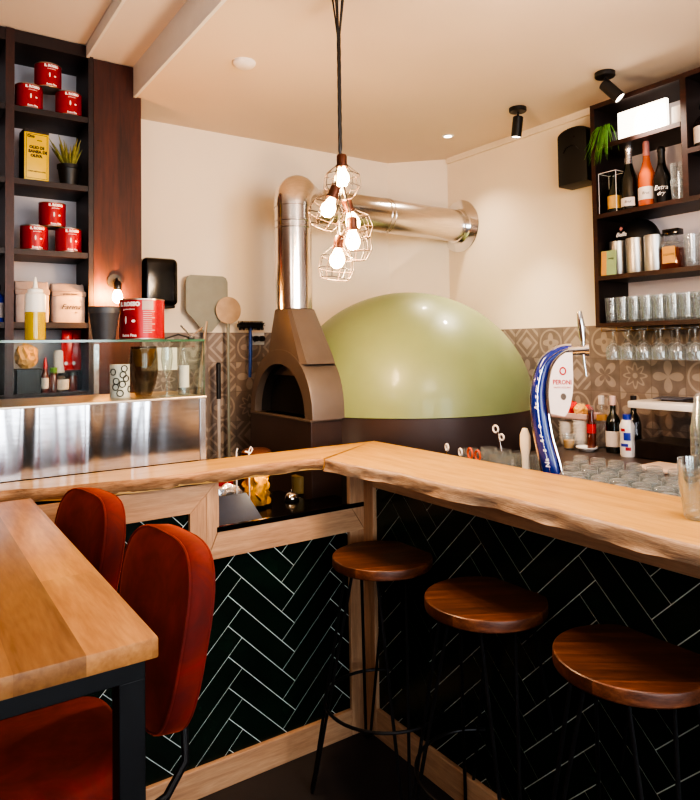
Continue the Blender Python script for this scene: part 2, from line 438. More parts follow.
# ------------------------------------------------------------------ camera
cam = bpy.data.objects.new('camera', bpy.data.cameras.new('camera')); COL.objects.link(cam); SC.camera = cam
yaw, pitch, roll = .59776, .03474, -.01466
f = Vector((math.sin(yaw)*math.cos(pitch), math.cos(yaw)*math.cos(pitch), math.sin(pitch)))
r0 = Vector((math.cos(yaw), -math.sin(yaw), 0)); u0 = r0.cross(f)
rr = r0*math.cos(roll)+u0*math.sin(roll); uu = -r0*math.sin(roll)+u0*math.cos(roll)
mw = Matrix((rr, uu, -f)).transposed().to_4x4(); mw.translation = (0, 0, 1.6); cam.matrix_world = mw
cam.data.sensor_fit = 'VERTICAL'; cam.data.sensor_height = 32; cam.data.lens = 663.14/800*32
cam.data.shift_y = -(400-324.05)/800
cam.data.clip_start = .02

# ------------------------------------------------------------------ room
ZC, XR, YB = 2.9, 3.155, 3.70
def sbox(name, lo, hi, mat, kind='structure', bev=0):
    return struct(MB().box(lo, hi, bev).build(name, mat, smooth=False), kind)
sbox('floor', (-3.1, -3.1, -.1), (3.3, 3.85, 0), M['floor'])
sbox('wall_back', (-3.1, YB, 0), (3.3, YB+.12, 3.2), M['wall'])
sbox('wall_right', (XR, -3.1, 0), (XR+.12, YB, 3.2), M['wall'])
sbox('wall_left', (-3.1, -3.1, 0), (-3, YB, 3.2), M['brownp'])
struct(MB().prism([(2.86, YB, 0), (XR, 3.40, 0), (XR, YB, 0)], (0, 0, ZC)).build('wall_corner', M['wall'], smooth=False))
# rear wall out of view, three windows added for light and steel reflections
mb = MB()
for a, b in ((-3.1, -2.3), (-1.1, -.7), (.5, .9), (2.1, 3.3)): mb.box((a, -3.1, 0), (b, -3, 3.2))
for a, b in ((-2.3, -1.1), (-.7, .5), (.9, 2.1)): mb.box((a, -3.1, 2.6), (b, -3, 3.2)); mb.box((a, -3.1, 0), (b, -3, .7))
struct(mb.build('wall_rear', M['brownp'], smooth=False))
for i, (a, b) in enumerate(((-2.3, -1.1), (-.7, .5), (.9, 2.1))):
    w = thing('window_%d' % (i+1), 'x', 'window', (0, 0, 0))
    for k in ('label', 'category'): del w[k]
    struct(w)
    m2 = MB()
    for p, q in (((a, .7), (a+.05, 2.6)), ((b-.05, .7), (b, 2.6)), ((a, .7), (b, .75)), ((a, 2.55), (b, 2.6)), ((a, 1.9), (b, 1.94))):
        m2.box((p[0], -3.08, p[1]), (q[0], -3.02, q[1]))
    struct(m2.build('window_frame', M['blackm'], w, smooth=False))
    struct(MB().box((a+.03, -3.055, .72), (b-.03, -3.045, 2.58)).build('window_pane', M['pane'], w, smooth=False))
# ceiling in three heights with stepped beams
struct(MB().box((1.0, -3.1, ZC), (XR+.1, YB+.1, 3.2)).build('ceiling', M['ceil'], smooth=False))
struct(MB().box((.765, -3.1, 3.055), (1.0, YB+.1, 3.2)).build('ceiling_raised', M['ceil2'], smooth=False))
struct(MB().box((-3.1, -3.1, 3.113), (.765, YB+.1, 3.2)).build('ceiling_upper', M['ceil2'], smooth=False))
struct(MB().box((.985, -3.0, 2.9-.004), (1.0, 3.39, 3.056)).build('trim_1', M['white'], smooth=False))
struct(MB().box((.755, -3.0, 3.048), (.768, 3.39, 3.114)).build('trim_2', M['white'], smooth=False))
struct(MB().box((XR-.018, -3.0, 2.862), (XR, 3.39, ZC)).build('trim_3', M['wall'], smooth=False))
# panelled pillar
pl = struct(MB().prism([(.79, 3.39, 0), (1.024, 3.39, 0), (1.024, 3.39, 2.899), (.985, 3.39, 2.899), (.985, 3.39, 3.05), (.79, 3.39, 3.05)], (0, YB-3.39, 0)).build('wall_pillar', M['mah'], smooth=False))
# patchwork tile bands
struct(MB().box((1.024, YB-.012, .0), (2.86, YB, 1.697)).build('trim_4', M['tileY'], smooth=False))
struct(MB().box((XR-.012, -.4, .0), (XR, 3.40, 1.697)).build('trim_5', M['tileX'], smooth=False))

# ------------------------------------------------------------------ bar counter
XF, YF = 1.648, 2.33
def clip(poly, k, lim, sgn):
    out = []
    for i in range(len(poly)):
        a, b = poly[i-1], poly[i]
        da, db = (a[k]-lim)*sgn, (b[k]-lim)*sgn
        if (da >= 0) != (db >= 0):
            t = da/(da-db); out.append((a[0]+(b[0]-a[0])*t, a[1]+(b[1]-a[1])*t))
        if db >= 0: out.append(b)
    return out
def herring(mb, ox, oz, h0, h1, z0, z1, to3, w=.0795, gap=.0030):
    s = w/math.sqrt(2)
    def W(a, b): return (ox+(a-b)*s, oz+(a+b)*s)
    g = gap/2/w
    for m in range(-60, 60):
        for l in range(-12, 12):
            bx, by = m+4*l, m-4*l
            cx, cz = W(bx, by)
            if not (h0-.5 < cx < h1+.5 and z0-.6 < cz < z1+.6): continue
            for (x0, y0, x1, y1) in ((bx, by, bx+4, by+1), (bx, by+1, bx+1, by+5)):
                q = [W(x0+g, y0+g), W(x1-g, y0+g), W(x1-g, y1-g), W(x0+g, y1-g)]
                for k, lim, sg in ((0, h0, 1), (0, h1, -1), (1, z0, 1), (1, z1, -1)):
                    q = clip(q, k, lim, sg) if len(q) > 2 else []
                if len(q) > 2: mb.prism([to3(h, z, 0) for h, z in q], Vector(to3(0, 0, 1))-Vector(to3(0, 0, 0)))
    return mb
barL = thing('bar_counter', 'far run of the tiled bar front with an open window below its top', 'bar counter', (1.0, 2.4, 0), 0, 'dark green herringbone bar front')
barR = thing('bar_counter', 'near run of the dark green herringbone bar front behind the stools', 'bar counter', (1.0, 2.4, 0), 0, 'dark green herringbone bar front')
bar = barL
def bpart(mb, name, mat, smooth=False):
    o = mb.build(name, mat, bar, smooth=smooth); o.location = (-1.0, -2.4, 0); return o
# carcass behind the tiles
mb = MB(); mb.box((-1.4, YF+.012, 0), (XF, 2.47, .893)); mb.box((-1.4, YF+.012, .893), (.93, 2.47, 1.108)); bpart(mb, 'carcass', M['blackm'])
bar = barR
bpart(MB().box((XF+.012, -1.0, 0), (1.80, 2.32, 1.108)), 'carcass', M['blackm'])
bar = barL
g1 = MB().box((-1.4, YF+.003, .05), (XF, YF+.012, .93)).box((-1.4, YF+.003, .93), (.97, YF+.012, 1.1)); p1 = bpart(g1, 'tiled_panel', M['grout'])
hh_ = MB(); herring(hh_, 1.301, .402, -1.4, .93, .929, 1.06, lambda h, z, d: (h, YF+.003-.002*d, z))
t1 = herring(hh_, 1.301, .402, -1.4, 1.60, .06, .929, lambda h, z, d: (h, YF+.003-.002*d, z)).build('herringbone_tiles', M['gtile'], p1, smooth=False)
bar = barR
g2 = MB().box((XF+.003, -1.0, .05), (XF+.012, YF, 1.1)); p2 = bpart(g2, 'tiled_panel', M['grout'])
t2 = herring(MB(), -.972, .70, -YF, 1.0, .06, 1.06, lambda h, z, d: (XF+.003-.002*d, -h, z)).build('herringbone_tiles', M['gtile'], p2, smooth=False)
B = .004
# right run: baseboard, rail, corner stile
bpart(MB().box((XF-.018, -1.0, 0), (XF+.003, YF-.085, .115), B), 'plinth_board', M['oaky'])
bpart(MB().box((XF-.018, -1.0, 1.017), (XF+.003, YF-.085, 1.11), B), 'top_rail', M['oaky'])
bpart(MB().box((XF-.018, YF-.085, 0), (XF+.003, YF-.0, 1.11), B), 'corner_post', M['oakv'])
# left run
bar = barL
bpart(MB().box((-1.4, YF-.018, 0), (XF-.09, YF+.003, .105), B), 'plinth_board', M['oak'])
bpart(MB().box((XF-.09, YF-.018, 0), (XF-.018, YF+.003, .832), B), 'corner_post', M['oakv'])
def mitre(pts, name, mat): bpart(MB().prism([(x, YF-.019, z) for x, z in pts], (0, .022, 0)), name, mat)
mitre([(-1.4, 1.011), (.868, 1.011), (.968, 1.11), (-1.4, 1.11)], 'top_rail', M['oak'])
mitre([(.868, .832), (.868, 1.0095), (.930, 1.0709), (.930, .832)], 'window_stile', M['oakv'])
mitre([(.931, .834), (.978, .945), (.978, 1.11), (.9695, 1.11), (.931, 1.072)], 'window_stile', M['oakv'])
mitre([(.933, .832), (XF-.018, .832), (XF-.09, .943), (.980, .943)], 'window_rail', M['oak'])
mitre([(XF-.016, .834), (XF-.016, 1.11), (XF-.088, 1.11), (XF-.088, .945)], 'window_stile', M['oakv'])
mb = MB(); mb.box((.979, YF+.012, .893), (XF-.004, YF+.14, .900)); mb.box((.975, YF-.004, .90), (.983, YF+.14, 1.108)); mb.box((XF-.024, YF-.014, .90), (XF-.018+.012, YF+.14, 1.108))
mb.box((.979, YF-.012, .932), (XF-.02, YF-.002, .9435)) if False else None
bpart(mb, 'black_window_lining', M['blackm'])
mb = MB(); mb.box((.97, YF-.021, .928), (XF-.018, YF-.004, .9465), .001); bpart(mb, 'black_window_sill', M['gblack'])

# ------------------------------------------------------------------ live-edge bar top
def interp(tab, t):
    for (a, va), (b, vb) in zip(tab, tab[1:]):
        if a <= t <= b:
            k = (t-a)/(b-a); k = k*k*(3-2*k); return va+(vb-va)*k
    return tab[0][1] if t < tab[0][0] else tab[-1][1]
def n1(t, s): return (math.sin(t*13.1*s+1.3)+.6*math.sin(t*29.7*s+.4)+.35*math.sin(t*61.3*s+2.2))/1.95
ZT = 1.16
top = thing('live_edge_bar_top', 'thick golden oak bar top with rough live edge running around the corner', 'bar top', (1.4, 2.3, 1.1))
def slab(name, st, mat, edge):
    """st: list of (back_top, front_top, outward_dir, bottom_inset, thickness)"""
    rings = []; ed = []
    for bt, ft, od, ins, th in st:
        bt, ft, od = Vector(bt), Vector(ft), Vector(od)
        rings.append([bt, ft-od*.012, ft-od*.012-Vector((0, 0, th)), bt-Vector((0, 0, th))])
        ed.append([ft-od*.014, ft-od*.003-Vector((0, 0, .001)), ft-Vector((0, 0, .006)), ft+od*ins[0]-Vector((0, 0, th*.38)), ft+od*ins[1]-Vector((0, 0, th*.66)), ft+od*ins[2]-Vector((0, 0, th*.95)), ft-od*.02-Vector((0, 0, th))])
    o = MB().loft(rings).build(name, mat, top, smooth=False); o.location = (-1.4, -2.3, -1.1)
    e = MB().loft(ed, cap=False, closed=False).build('live_edge', edge, o, ang=60)
    return o
ltab = [(-1.4, 2.40), (.27, 2.372), (.436, 2.327), (.715, 2.283), (.92, 2.28), (1.10, 2.288), (1.26, 2.275), (1.35, 2.262), (1.40, 2.240)]
st = []
N = 150
for i in range(N+1):
    x = -1.4+2.79*i/N; y = interp(ltab, x)+.004*n1(x, 1.6)
    th = .046+.005*n1(x, .9)
    kk = i/N; bx = x if x < 1.0 else x+(x-1.0)/.39*.45
    st.append(((bx, 2.52, ZT), (x, y, ZT), (0, -1, 0), (.002+.006*n1(x, 2.3), -.004+.007*n1(x+3, 3.1), -.012+.006*n1(x+7, 2.1)), th))
slab('bar_plank', st, M['slabx'], M['barkx'])
rtab = [(-1.0, 1.43), (.5, 1.418), (.77, 1.419), (1.03, 1.437), (1.37, 1.452), (1.55, 1.428), (1.81, 1.432), (2.0, 1.405), (2.10, 1.392), (2.18, 1.385), (2.234, 1.392)]
st = []
for i in range(N+1):
    y = -1.0+3.234*i/N; x = interp(rtab, y)+.003*n1(y, 1.3); th = .045+.004*n1(y+2, .8)
    by = y if y < 1.9 else y+(y-1.9)/.334*.286
    st.append(((1.84, by, ZT+.0006), (x, y, ZT+.0006), (-1, 0, 0), (.001+.005*n1(y, 2.3), .001+.007*n1(y+3, 1.9), .004+.008*n1(y+7, 1.4)), th))
slab('bar_plank', st, M['slaby'], M['barky'])

# ------------------------------------------------------------------ worktops behind the bar
wt = thing('service_worktop', 'dark worktop behind the bar, seen through the opening under the bar top', 'worktop', (1.3, 2.8, .87))
MB().box((-.275, -.325, 0), (.262, .13, .03), .003).box((.255, -.325, 0), (.42, -.125, .03), .003).build('top', M['gblack'], wt, smooth=False)
MB().box((-.27, -.30, -.87), (.255, .12, 0)).build('carcass', M['blackm'], wt, smooth=False)
CZ = 1.07
bc = thing('back_counter', 'dark brown back counter along the tiled wall behind the bar', 'counter', (2.5, 1.0, 0))
MB().box((-.64, -1.6, CZ-.035), (XR-2.5-.013, 1.245, CZ), .004).build('top', M['counter'], bc, smooth=False)
MB().box((-.60, -1.58, 0), (XR-2.5-.02, 1.22, CZ-.035)).build('carcass', M['blackm'], bc, smooth=False)
# ------------------------------------------------------------------ pizza oven
OC = Vector((2.41, 2.965, 0)); OR, OH, OZ = .699, .645, 1.262
ov = thing('pizza_oven', 'large round pizza oven with sage green dome on dark brown base', 'pizza oven', OC)
prof = [(OR+.004, OZ+.0)]
for k in range(0, 25):
    a = PI/2*k/24; prof.append((OR*math.cos(a), OZ+OH*math.sin(a)))
dome = MB().lathe(prof, 96).build('dome', M['dgreen'], ov, ang=60)
MB().lathe([(OR-.01, 0), (OR-.01, .02), (OR+.0, .03), (OR+.0, OZ-.003), (OR-.02, OZ-.001)], 96, cap=True).build('base', M['drum'], ov)
# front box (X 1.76..), mouth arch, cavity
by0, by1 = 2.685-OC.y, 3.335-OC.y; bx0 = 1.60-OC.x; LZ = 1.256
MB().box((bx0, by0, 0), (-.45, by1, LZ), .003).build('front_box', M['drum'], ov, smooth=False)
mb = MB().box((bx0-.006, by0-.004, LZ-.007), (-.55, by1, LZ+.004), .002)
for yy in (by0+.03, by0+.12): pass
mb.build('ledge', M['mouth'], ov, smooth=False)
def arch(cy, hw, zh, z0, n=28, ex=2.1):
    P = []
    for k in range(n+1):
        t = PI*k/n; c, s_ = math.cos(t), math.sin(t)
        P.append((cy-hw*math.copysign(abs(c)**(2/ex), c), z0+zh*abs(s_)**(2/ex)))
    return P
cy = 3.0-OC.y; Z0 = LZ+.002
outer = arch(cy, .328, .334, Z0, ex=2.15); inner = arch(cy+.012, .268, .262, Z0, ex=2.05)
mb = MB(); xa, xb = bx0+.0, bx0+.27
o1 = [(xa, y, z) for y, z in outer]; i1 = [(xa, y, z) for y, z in inner]
o2 = [(xa+.012, y, z) for y, z in arch(cy, .332, .340, Z0, ex=2.15)]
o3 = [(xb, y, z) for y, z in arch(cy, .332, .335, Z0, ex=2.15)]
i2 = [(xa+.04, y, z) for y, z in inner]
mb.loft([i2, i1, o1, o2, o3], cap=False, closed=False)
mb.build('mouth_arch', M['mouth'], ov, ang=40)
i3 = [(xa+.041, y, z) for y, z in arch(cy+.012, .268, .262, Z0, ex=2.05)]; i4 = [(xa+.094, y, z) for y, z in arch(cy+.012, .262, .255, Z0, ex=2.05)]
mb = MB().loft([i3, i4], cap=False, closed=False); mb.poly(i4); mb.box((xa+.03, cy-.25, Z0-.004), (xa+.094, cy+.26, Z0+.002)); mb.build('oven_cavity', M['soot'], ov)  # near-black lining, closed off just inside the mouth
MB().box((xa+.07, cy-.2, Z0+.20), (xa+.075, cy+.19, Z0+.25)).build('smoke_baffle', M['mouth'], ov, smooth=False)
# hood: loft from round collar to a rectangle straddling the arch
px, py = 1.694-OC.x, 3.0-OC.y
def sq(cx, cy_, hx, hy, z, n=32, rnd=0.):
    P = []
    for k in range(n):
        a = 2*PI*(k+.5)/n; c, s_ = math.cos(a), math.sin(a)
        e = rnd
        q = max(abs(c), abs(s_)); sx, sy = c/q, s_/q
        P.append((cx+hx*(sx*(1-e)+c*e), cy_+hy*(sy*(1-e)+s_*e), z))
    return P
mb = MB()
mb.loft([sq(px+.006, py-.035, .098, .215, 1.52), sq(px+.006, py-.035, .098, .19, 1.565), sq(px+.002, py, .098, .100, 1.797, rnd=.85)], cap=True)
mb.build('hood', M['mouth'], ov, ang=12)
for yy, zz in ((by0+.035, 1.262), (-.05, 0)): pass

# flue
FX0, FY0 = 1.694, 3.0
fl = thing('flue_pipe', 'polished steel flue pipe rising from the oven and turning into the wall', 'flue pipe', (FX0, FY0, 1.796))
fr = .0955
mb = MB()
mb.lathe([(fr-.006, 0), (fr, .004), (fr, .42), (fr+.003, .423), (fr+.003, .430), (fr, .433), (fr, .455), (fr+.003, .458), (fr+.003, .465), (fr, .468), (fr, .535), (fr+.004, .537), (fr+.004, .549)], 48)
mb.build('vertical_pipe', M['flue'], fl)
def spl(pts, n):
    out = []; P_ = [pts[0]]+pts+[pts[-1]]
    for i in range(1, len(P_)-2):
        for q in range(n):
            s_ = q/n; a, b, c, d = P_[i-1], P_[i], P_[i+1], P_[i+2]
            out.append(tuple(.5*((2*b[j])+(-a[j]+c[j])*s_+(2*a[j]-5*b[j]+4*c[j]-d[j])*s_*s_+(-a[j]+3*b[j]-3*c[j]+d[j])*s_**3) for j in range(len(a))))
    out.append(pts[-1]); return out
HZ = 2.426-1.796; HY = 3.286-FY0
pts = spl([(0, 0, .53, fr+.002), (.006, .006, .58, fr+.002), (.05, .045, .622, fr+.002), (.13, .13, .625, .100), (.22, .225, .618, .104), (.31, .275, .615, .107), (.40, HY, HZ-.002, .108)], 5)
mb = MB().tube([p[:3] for p in pts], [p[3] for p in pts], 40, cap=False); mb.build('elbow', M['flueh'], fl, ang=50)
L = XR-FX0
MB().tube([(.38, HY, HZ), (L, HY, HZ-.016)], .1065, 48, cap=False).build('horizontal_pipe', M['flueh'], fl)
mb = MB()
for x in (.80, .83): mb.ring((x, HY, HZ-.006), .1075, .003, 40, 6, rot=(0, PI/2, 0))
mb.build('pipe_seam', M['flueh'], fl)
mb = MB(); mb.lathe([(.10, 0), (.115, .004), (.115, .03), (.122, .038), (.176, .050), (.178, .054), (.10, .056)], 48, rot=(0, PI/2, 0), loc=(L-.056, HY, HZ-.016)); mb.build('wall_collar', M['chrome'], fl)

# ------------------------------------------------------------------ stools
def make_stool():
    t = thing('bar_stool', 'x', 'stool', (0, 0, 0))
    h = .826
    MB().lathe([(0, h-.036), (.183, h-.036), (.1855, h-.034), (.187, h-.031), (.187, h-.006), (.1855, h-.002), (.182, h), (0, h)], 64).build('seat', M['seat'], t, ang=25)
    for k in range(4):
        a = PI/2*k; c, s_ = math.cos(a), math.sin(a)
        def P(r, tt, z): return (r*c-tt*s_, r*s_+tt*c, z)
        pts = [P(.125, -.052, h-.036), P(.262, -.012, .06), P(.272, -.0105, .02), P(.274, -.004, .007), P(.274, .004, .007), P(.272, .0105, .02), P(.262, .012, .06), P(.125, .052, h-.036)]
        MB().tube(pts, .0058, 8).box((.09, -.065, h-.039), (.145, .065, h-.036), rot=(0, 0, a)).build('hairpin_leg', M['iron'], t)
    R = .222
    MB().ring((0, 0, .30), R, .0058, 48, 8).build('foot_ring', M['iron'], t)
    return t
ST = [((1.495, 2.005), 68, 'round reddish wooden bar stool farthest back, beside the corner post'),
      ((1.50, 1.485), 60, 'round wooden bar stool in the middle of the row of three'),
      ((1.510, 1.00), 52, 'round wooden bar stool nearest the viewer, pale stave across the seat')]
s0 = make_stool()
for i, (p, a, lb) in enumerate(ST):
    if i == 0: s0.location = (*p, 0); s0.rotation_euler.z = math.radians(a); s0['label'] = lb; s0['group'] = 'bar stools along the bar'
    else: dup(s0, (*p, 0), math.radians(a), lb, 'bar stools along the bar')

# ------------------------------------------------------------------ high table
tb = thing('high_table', 'high table with staved golden wooden top on black square steel legs', 'table', (-.06, 1.68, 0))
TZ, TH = 1.148, .033
def tl(x, y, z): return (x+.06, y-1.68, z)
MB().box(tl(-.46, 1.052, TZ-TH), tl(.343, 2.27, TZ), .0035, 2).build('table_top', M['table'], tb)
lw = .042
for x in (-.45, .290):
    for y in (1.085, 2.2):
        MB().box(tl(x, y, 0), tl(x+lw, y+lw, TZ-TH-.04), .002).build('leg', M['blackm'], tb, smooth=False)
mb = MB()
for y in (1.085, 2.2): mb.box(tl(-.45, y, TZ-TH-.042), tl(.290+lw, y+lw, TZ-TH), .002)
for x in (-.45, .290): mb.box(tl(x, 1.085+lw, TZ-TH-.042), tl(x+lw, 2.2, TZ-TH), .002)
mb.build('frame', M['blackm'], tb, smooth=False)

# ------------------------------------------------------------------ high chairs
def pad_outline(w, h, n=40):
    """rounded, slightly tapered backrest outline in (y, z), z from 0"""
    P = []
    for k in range(n):
        a = 2*PI*(k+.5)/n; c, s_ = math.cos(a), math.sin(a)
        e = 2/3.6
        y = math.copysign(abs(c)**e, c); z = math.copysign(abs(s_)**e, s_)
        t = (z+1)/2
        ww = .80+.20*math.sin(min(1, t*1.2)*PI/2)
        P.append((y*w/2*ww, h*t))
    return P
def pad(w, h, th, rnd=.012, curve=.0):
    o = pad_outline(w, h); cz = h/2
    rings = []
    for x, k in ((-th/2, .90), (-th/2-.004, .0), ):
        pass
    def ringf(x, ins):
        R = []
        for y, z in o:
            sc_y = 1-ins/(w/2); sc_z = 1-ins/(h/2)
            yy, zz = y*sc_y, cz+(z-cz)*sc_z
            R.append((x+curve*(yy*yy), yy, zz))
        return R
    steps = [(-th/2-.006, .16), (-th/2-.004, .09), (-th/2+.001, .03), (-th/2+.008, .008), (-th/2+.016, 0), (th/2-.016, 0), (th/2-.008, .006), (th/2, .02), (th/2+.002, .09)]
    return MB().loft([ringf(x, i) for x, i in steps]), ringf
def make_chair():
    t = thing('high_chair', 'x', 'chair', (0, 0, 0))
    # local frame: faces -X; origin on the floor under the seat centre; seat top .755
    mb, rf = pad(.385, .405, .074, curve=-.35)
    lean = math.radians(9)
    bk = mb.build('backrest', M['velvet'], t, loc=(.222, -.01, .790), rot=(0, lean, 0), ang=70)
    m2 = MB().tube(rf(-.037+.010, .004), .0032, 6, closed=True).tube(rf(.037-.010, .004), .0032, 6, closed=True)
    m2.build('piping', M['velvet'], bk, ang=60)
    # seat
    o = []
    n = 40
    for k in range(n):
        a = 2*PI*(k+.5)/n; c, s_ = math.cos(a), math.sin(a); e = 2/4.
        o.append((math.copysign(abs(c)**e, c)*.195-.012+.02*s_, math.copysign(abs(s_)**e, s_)*.195+.045))
    R = [[(x*(1-i), y*(1-i), z) for x, y in o] for z, i in ((.700, .05), (.706, .01), (.725, 0), (.762, 0), (.774, .02), (.782, .09), (.786, .3))]
    MB().loft(R).build('seat', M['velvet'], t, ang=60)
    for s_ in (-1, 1):
        MB().tube([(.285, s_*.06, 1.0), (.268, s_*.062, .88), (.262, s_*.1, .80), (.250, s_*.13, .745), (.20, s_*.15, .705), (.12, s_*.16, .692), (-.16, s_*.16, .692)], .009, 8).build('back_support', M['blackm'], t)
    for sx in (-1, 1):
        for sy in (-1, 1):
            MB().tube([(sx*.16, sy*.16, .70), (sx*.205, sy*.205, .02), (sx*.206, sy*.206, .004)], .0105, 10).build('leg', M['blackm'], t)
    q = .195
    MB().tube([(q, q, .25), (-q, q, .25), (-q, -q, .25), (q, -q, .25)], .008, 8, closed=True).build('foot_rest', M['blackm'], t)
    return t
c0 = make_chair()
c0.location = (.240, 1.475, -.0); c0.rotation_euler.z = math.radians(4); c0['label'] = 'rust red velvet high chair nearest the viewer, beside the table corner'
c0['group'] = 'red velvet chairs at the high table'
dup(c0, (.202, 2.01, 0), math.radians(8), 'rust red velvet high chair tucked between table and bar counter', 'red velvet chairs at the high table')
M['thin'] = drinkglass('drinking_glass')
M['ribg'] = drinkglass('ribbed_clear_glass', haze=.02, ior=1.9)
M['thind'] = tinted('smoky_glass', (.7, .66, .62, 1), 1.35)
M['thind2'] = tinted('smoked_acrylic', (.86, .84, .84, 1), 1.3)
M['label_y'] = plain('mustard_label', rgb(214, 160, 84), .55)
M['label_w'] = plain('white_label', rgb(228, 216, 208), .6)
M['mintc'] = plain('mint_card', rgb(150, 176, 130), .6)
M['brass'] = plain('dull_brass', rgb(170, 130, 70), .3, .9)
SHB = 3.66
# ------------------------------------------------------------------ left shelf unit
sh = thing('wall_shelf_unit', 'tall dark brown open shelf unit holding tomato tins left of the pillar', 'shelf unit', (.4, 3.5, 0))
def sl(x, y, z): return (x-.4, y-3.5, z)
MB().box(sl(-.5, SHB, 1.2), sl(.786, SHB+.035, 3.10), 0).build('back_panel', M['backp'], sh, smooth=False)
for x0, x1 in ((.765, .787), (.400, .436), (-.12, -.085), (-.52, -.50)):
    m = MB().box(sl(x0, 3.392, 0), sl(x1, SHB, 3.108), .001)
    m.build('upright', M['dkwood'], sh, smooth=False)
    MB().box(sl(x0-.0005, 3.385, 0), sl(x1+.0005, 3.3925, 3.108)).build('edge_strip', M['edge'] if x0 < .7 else M['dkwood'], sh, smooth=False)
BZ = [1.405, 1.738, 2.080, 2.410, 2.752]
for x0, x1 in ((.436, .765), (-.085, .400)):
    for z in BZ: MB().box(sl(x0, 3.392, z-.028), sl(x1, SHB, z), .001).build('shelf', M['dkwood'], sh, smooth=False)
    MB().box(sl(x0, 3.392, 3.05), sl(x1, SHB, 3.108)).build('shelf', M['dkwood'], sh, smooth=False)
    MB().box(sl(x0, 3.43, 0), sl(x1, SHB, 1.375)).build('cupboard', M['dkwood'], sh, smooth=False)

def tomato_tin(r, h, name='tomato_tin', big=False):
    t = thing(name, 'x', 'tin', (0, 0, 0))
    b = MB().lathe([(r-.003, .003), (r, .006), (r, h-.006), (r-.003, h-.003)], 48).build('printed_body', M['red'], t)
    MB().lathe([(0, .002), (r-.006, .002), (r-.002, 0), (r+.001, .002), (r+.001, .005), (r-.001, .006)], 48).build('bottom_rim', M['tin'], t)
    MB().lathe([(r-.001, h-.006), (r+.001, h-.005), (r+.001, h-.001), (r-.002, h), (r-.005, h-.003), (0, h-.003)], 48).build('lid', M['tin'], t)
    F = lambda z: Matrix.Translation((0, -r, z)) @ Matrix.Rotation(PI/2, 4, 'X')
    m = MB().text('IL ROSSO', h*.135, F(h*.86), .0004, bend=r, bold=.0012*h/.12).text('pomodoro', h*.075, F(h*.74), .0004, bend=r).text('Extra Fina', h*.10, F(h*.10), .0004, bend=r, bold=.0005)
    # tomato highlight shapes
    for cx, cz, a, b_ in ((-.08, .48, .028, .10), (.13, .45, .05, .035)):
        P = [(r*math.sin((cx*h+a*h*math.cos(q*PI/6))/r), -r-.0008+r*(1-math.cos((cx*h+a*h*math.cos(q*PI/6))/r)), cz*h+b_*h*math.sin(q*PI/6)) for q in range(12)]
        m.poly(P)
    m.build('white_print', M['inkw'], b, smooth=False)
    P = []
    m = MB()
    for q in range(16):
        a = q*PI/8; xx = (.22*h*math.cos(a)); P.append((r*math.sin(xx/r), -r*math.cos(xx/r)-.0004, h*.42+.20*h*math.sin(a)))
    m.poly(P); m.build('tomato_motif', M['drk'], b, smooth=False)
    return t
M['drk'] = plain('deep_red_print', rgb(140, 6, 10), .3)
tn = tomato_tin(.0605, .118)
tins = [((.508, 3.455, BZ[4]), .15, 'small red tomato tin, lower left of the trio on the upper shelf'),
        ((.686, 3.455, BZ[4]), .1, 'small red tomato tin, lower right of the trio on the upper shelf'),
        ((.592, 3.455, BZ[4]+.1185), .12, 'small red tomato tin on top of the trio on the upper shelf'),
        ((.532, 3.455, BZ[2]), .1, 'small red tomato tin, lower left of the trio below the plant shelf'),
        ((.686, 3.455, BZ[2]), .14, 'small red tomato tin, lower right of the trio below the plant shelf'),
        ((.612, 3.455, BZ[2]+.1185), .12, 'small red tomato tin on top of the trio below the plant shelf')]
for i, (p, a, lb) in enumerate(tins):
    if i == 0: tn.location = p; tn.rotation_euler.z = a; tn['label'] = lb; tn['group'] = 'red tomato tins on the shelves'
    else: dup(tn, p, a, lb, 'red tomato tins on the shelves')
# oil tin
t = thing('olive_oil_tin', 'tall yellow rectangular olive oil tin with dark lettering beside the plant', 'tin', (.532, 3.46, BZ[3]), .10)
MB().box((-.055, -.045, 0), (.055, .045, .235), .003).build('body', M['yellow'], t)
MB().box((-.0555, -.0455, .228), (.0555, .0455, .245), .003).box((-.056, -.040, .004), (-.0545, .044, .235)).build('dark_top_and_side', M['ink'], t)
m = MB()
for z, s_, x_, tx in ((.212, .018, -.026, 'Oro'), (.196, .008, .012, 'olearia'), (.160, .018, 0, 'OLIO DI'), (.140, .019, .004, 'SANSA DI'), (.120, .018, -.002, 'OLIVA'), (.045, .008, 0, 'CONT. NETTO 3 LITRI')):
    m.text(tx, s_, FY(x_, -.0455, z), .0004, bold=.0014 if s_ > .01 else 0.0003)
for a in ((-.047, .012, .047, .0135), (-.047, .222, .047, .2235), (-.047, .012, -.0455, .2235), (.0455, .012, .047, .2235)): m.box((a[0], -.0462, a[1]), (a[2], -.0448, a[3]))
m.build('printed_lettering', M['ink'], t, smooth=False)
# plant
t = thing('potted_plant', 'small spiky green plant in black pot beside the yellow oil tin', 'plant', (.690, 3.46, BZ[3]))
MB().lathe([(0, 0), (.040, 0), (.052, .085), (.056, .087), (.056, .105), (.052, .105), (.048, .09), (0, .088)], 28).build('pot', M['blackp'], t)
m = MB()
for k in range(46):
    a = random.uniform(0, 2*PI); L = random.uniform(.07, .14); sp = random.uniform(.1, .75)
    b0 = Vector((.02*math.cos(a), .02*math.sin(a), .088)); pts = [b0+Vector((math.cos(a)*sp*L*q**1.2, math.sin(a)*sp*L*q**1.2, L*q)) for q in (0, .35, .7, 1)]
    m.tube(pts, [.004, .006, .0045, .001], 5)
m.build('leaves', M['gtip'], t)
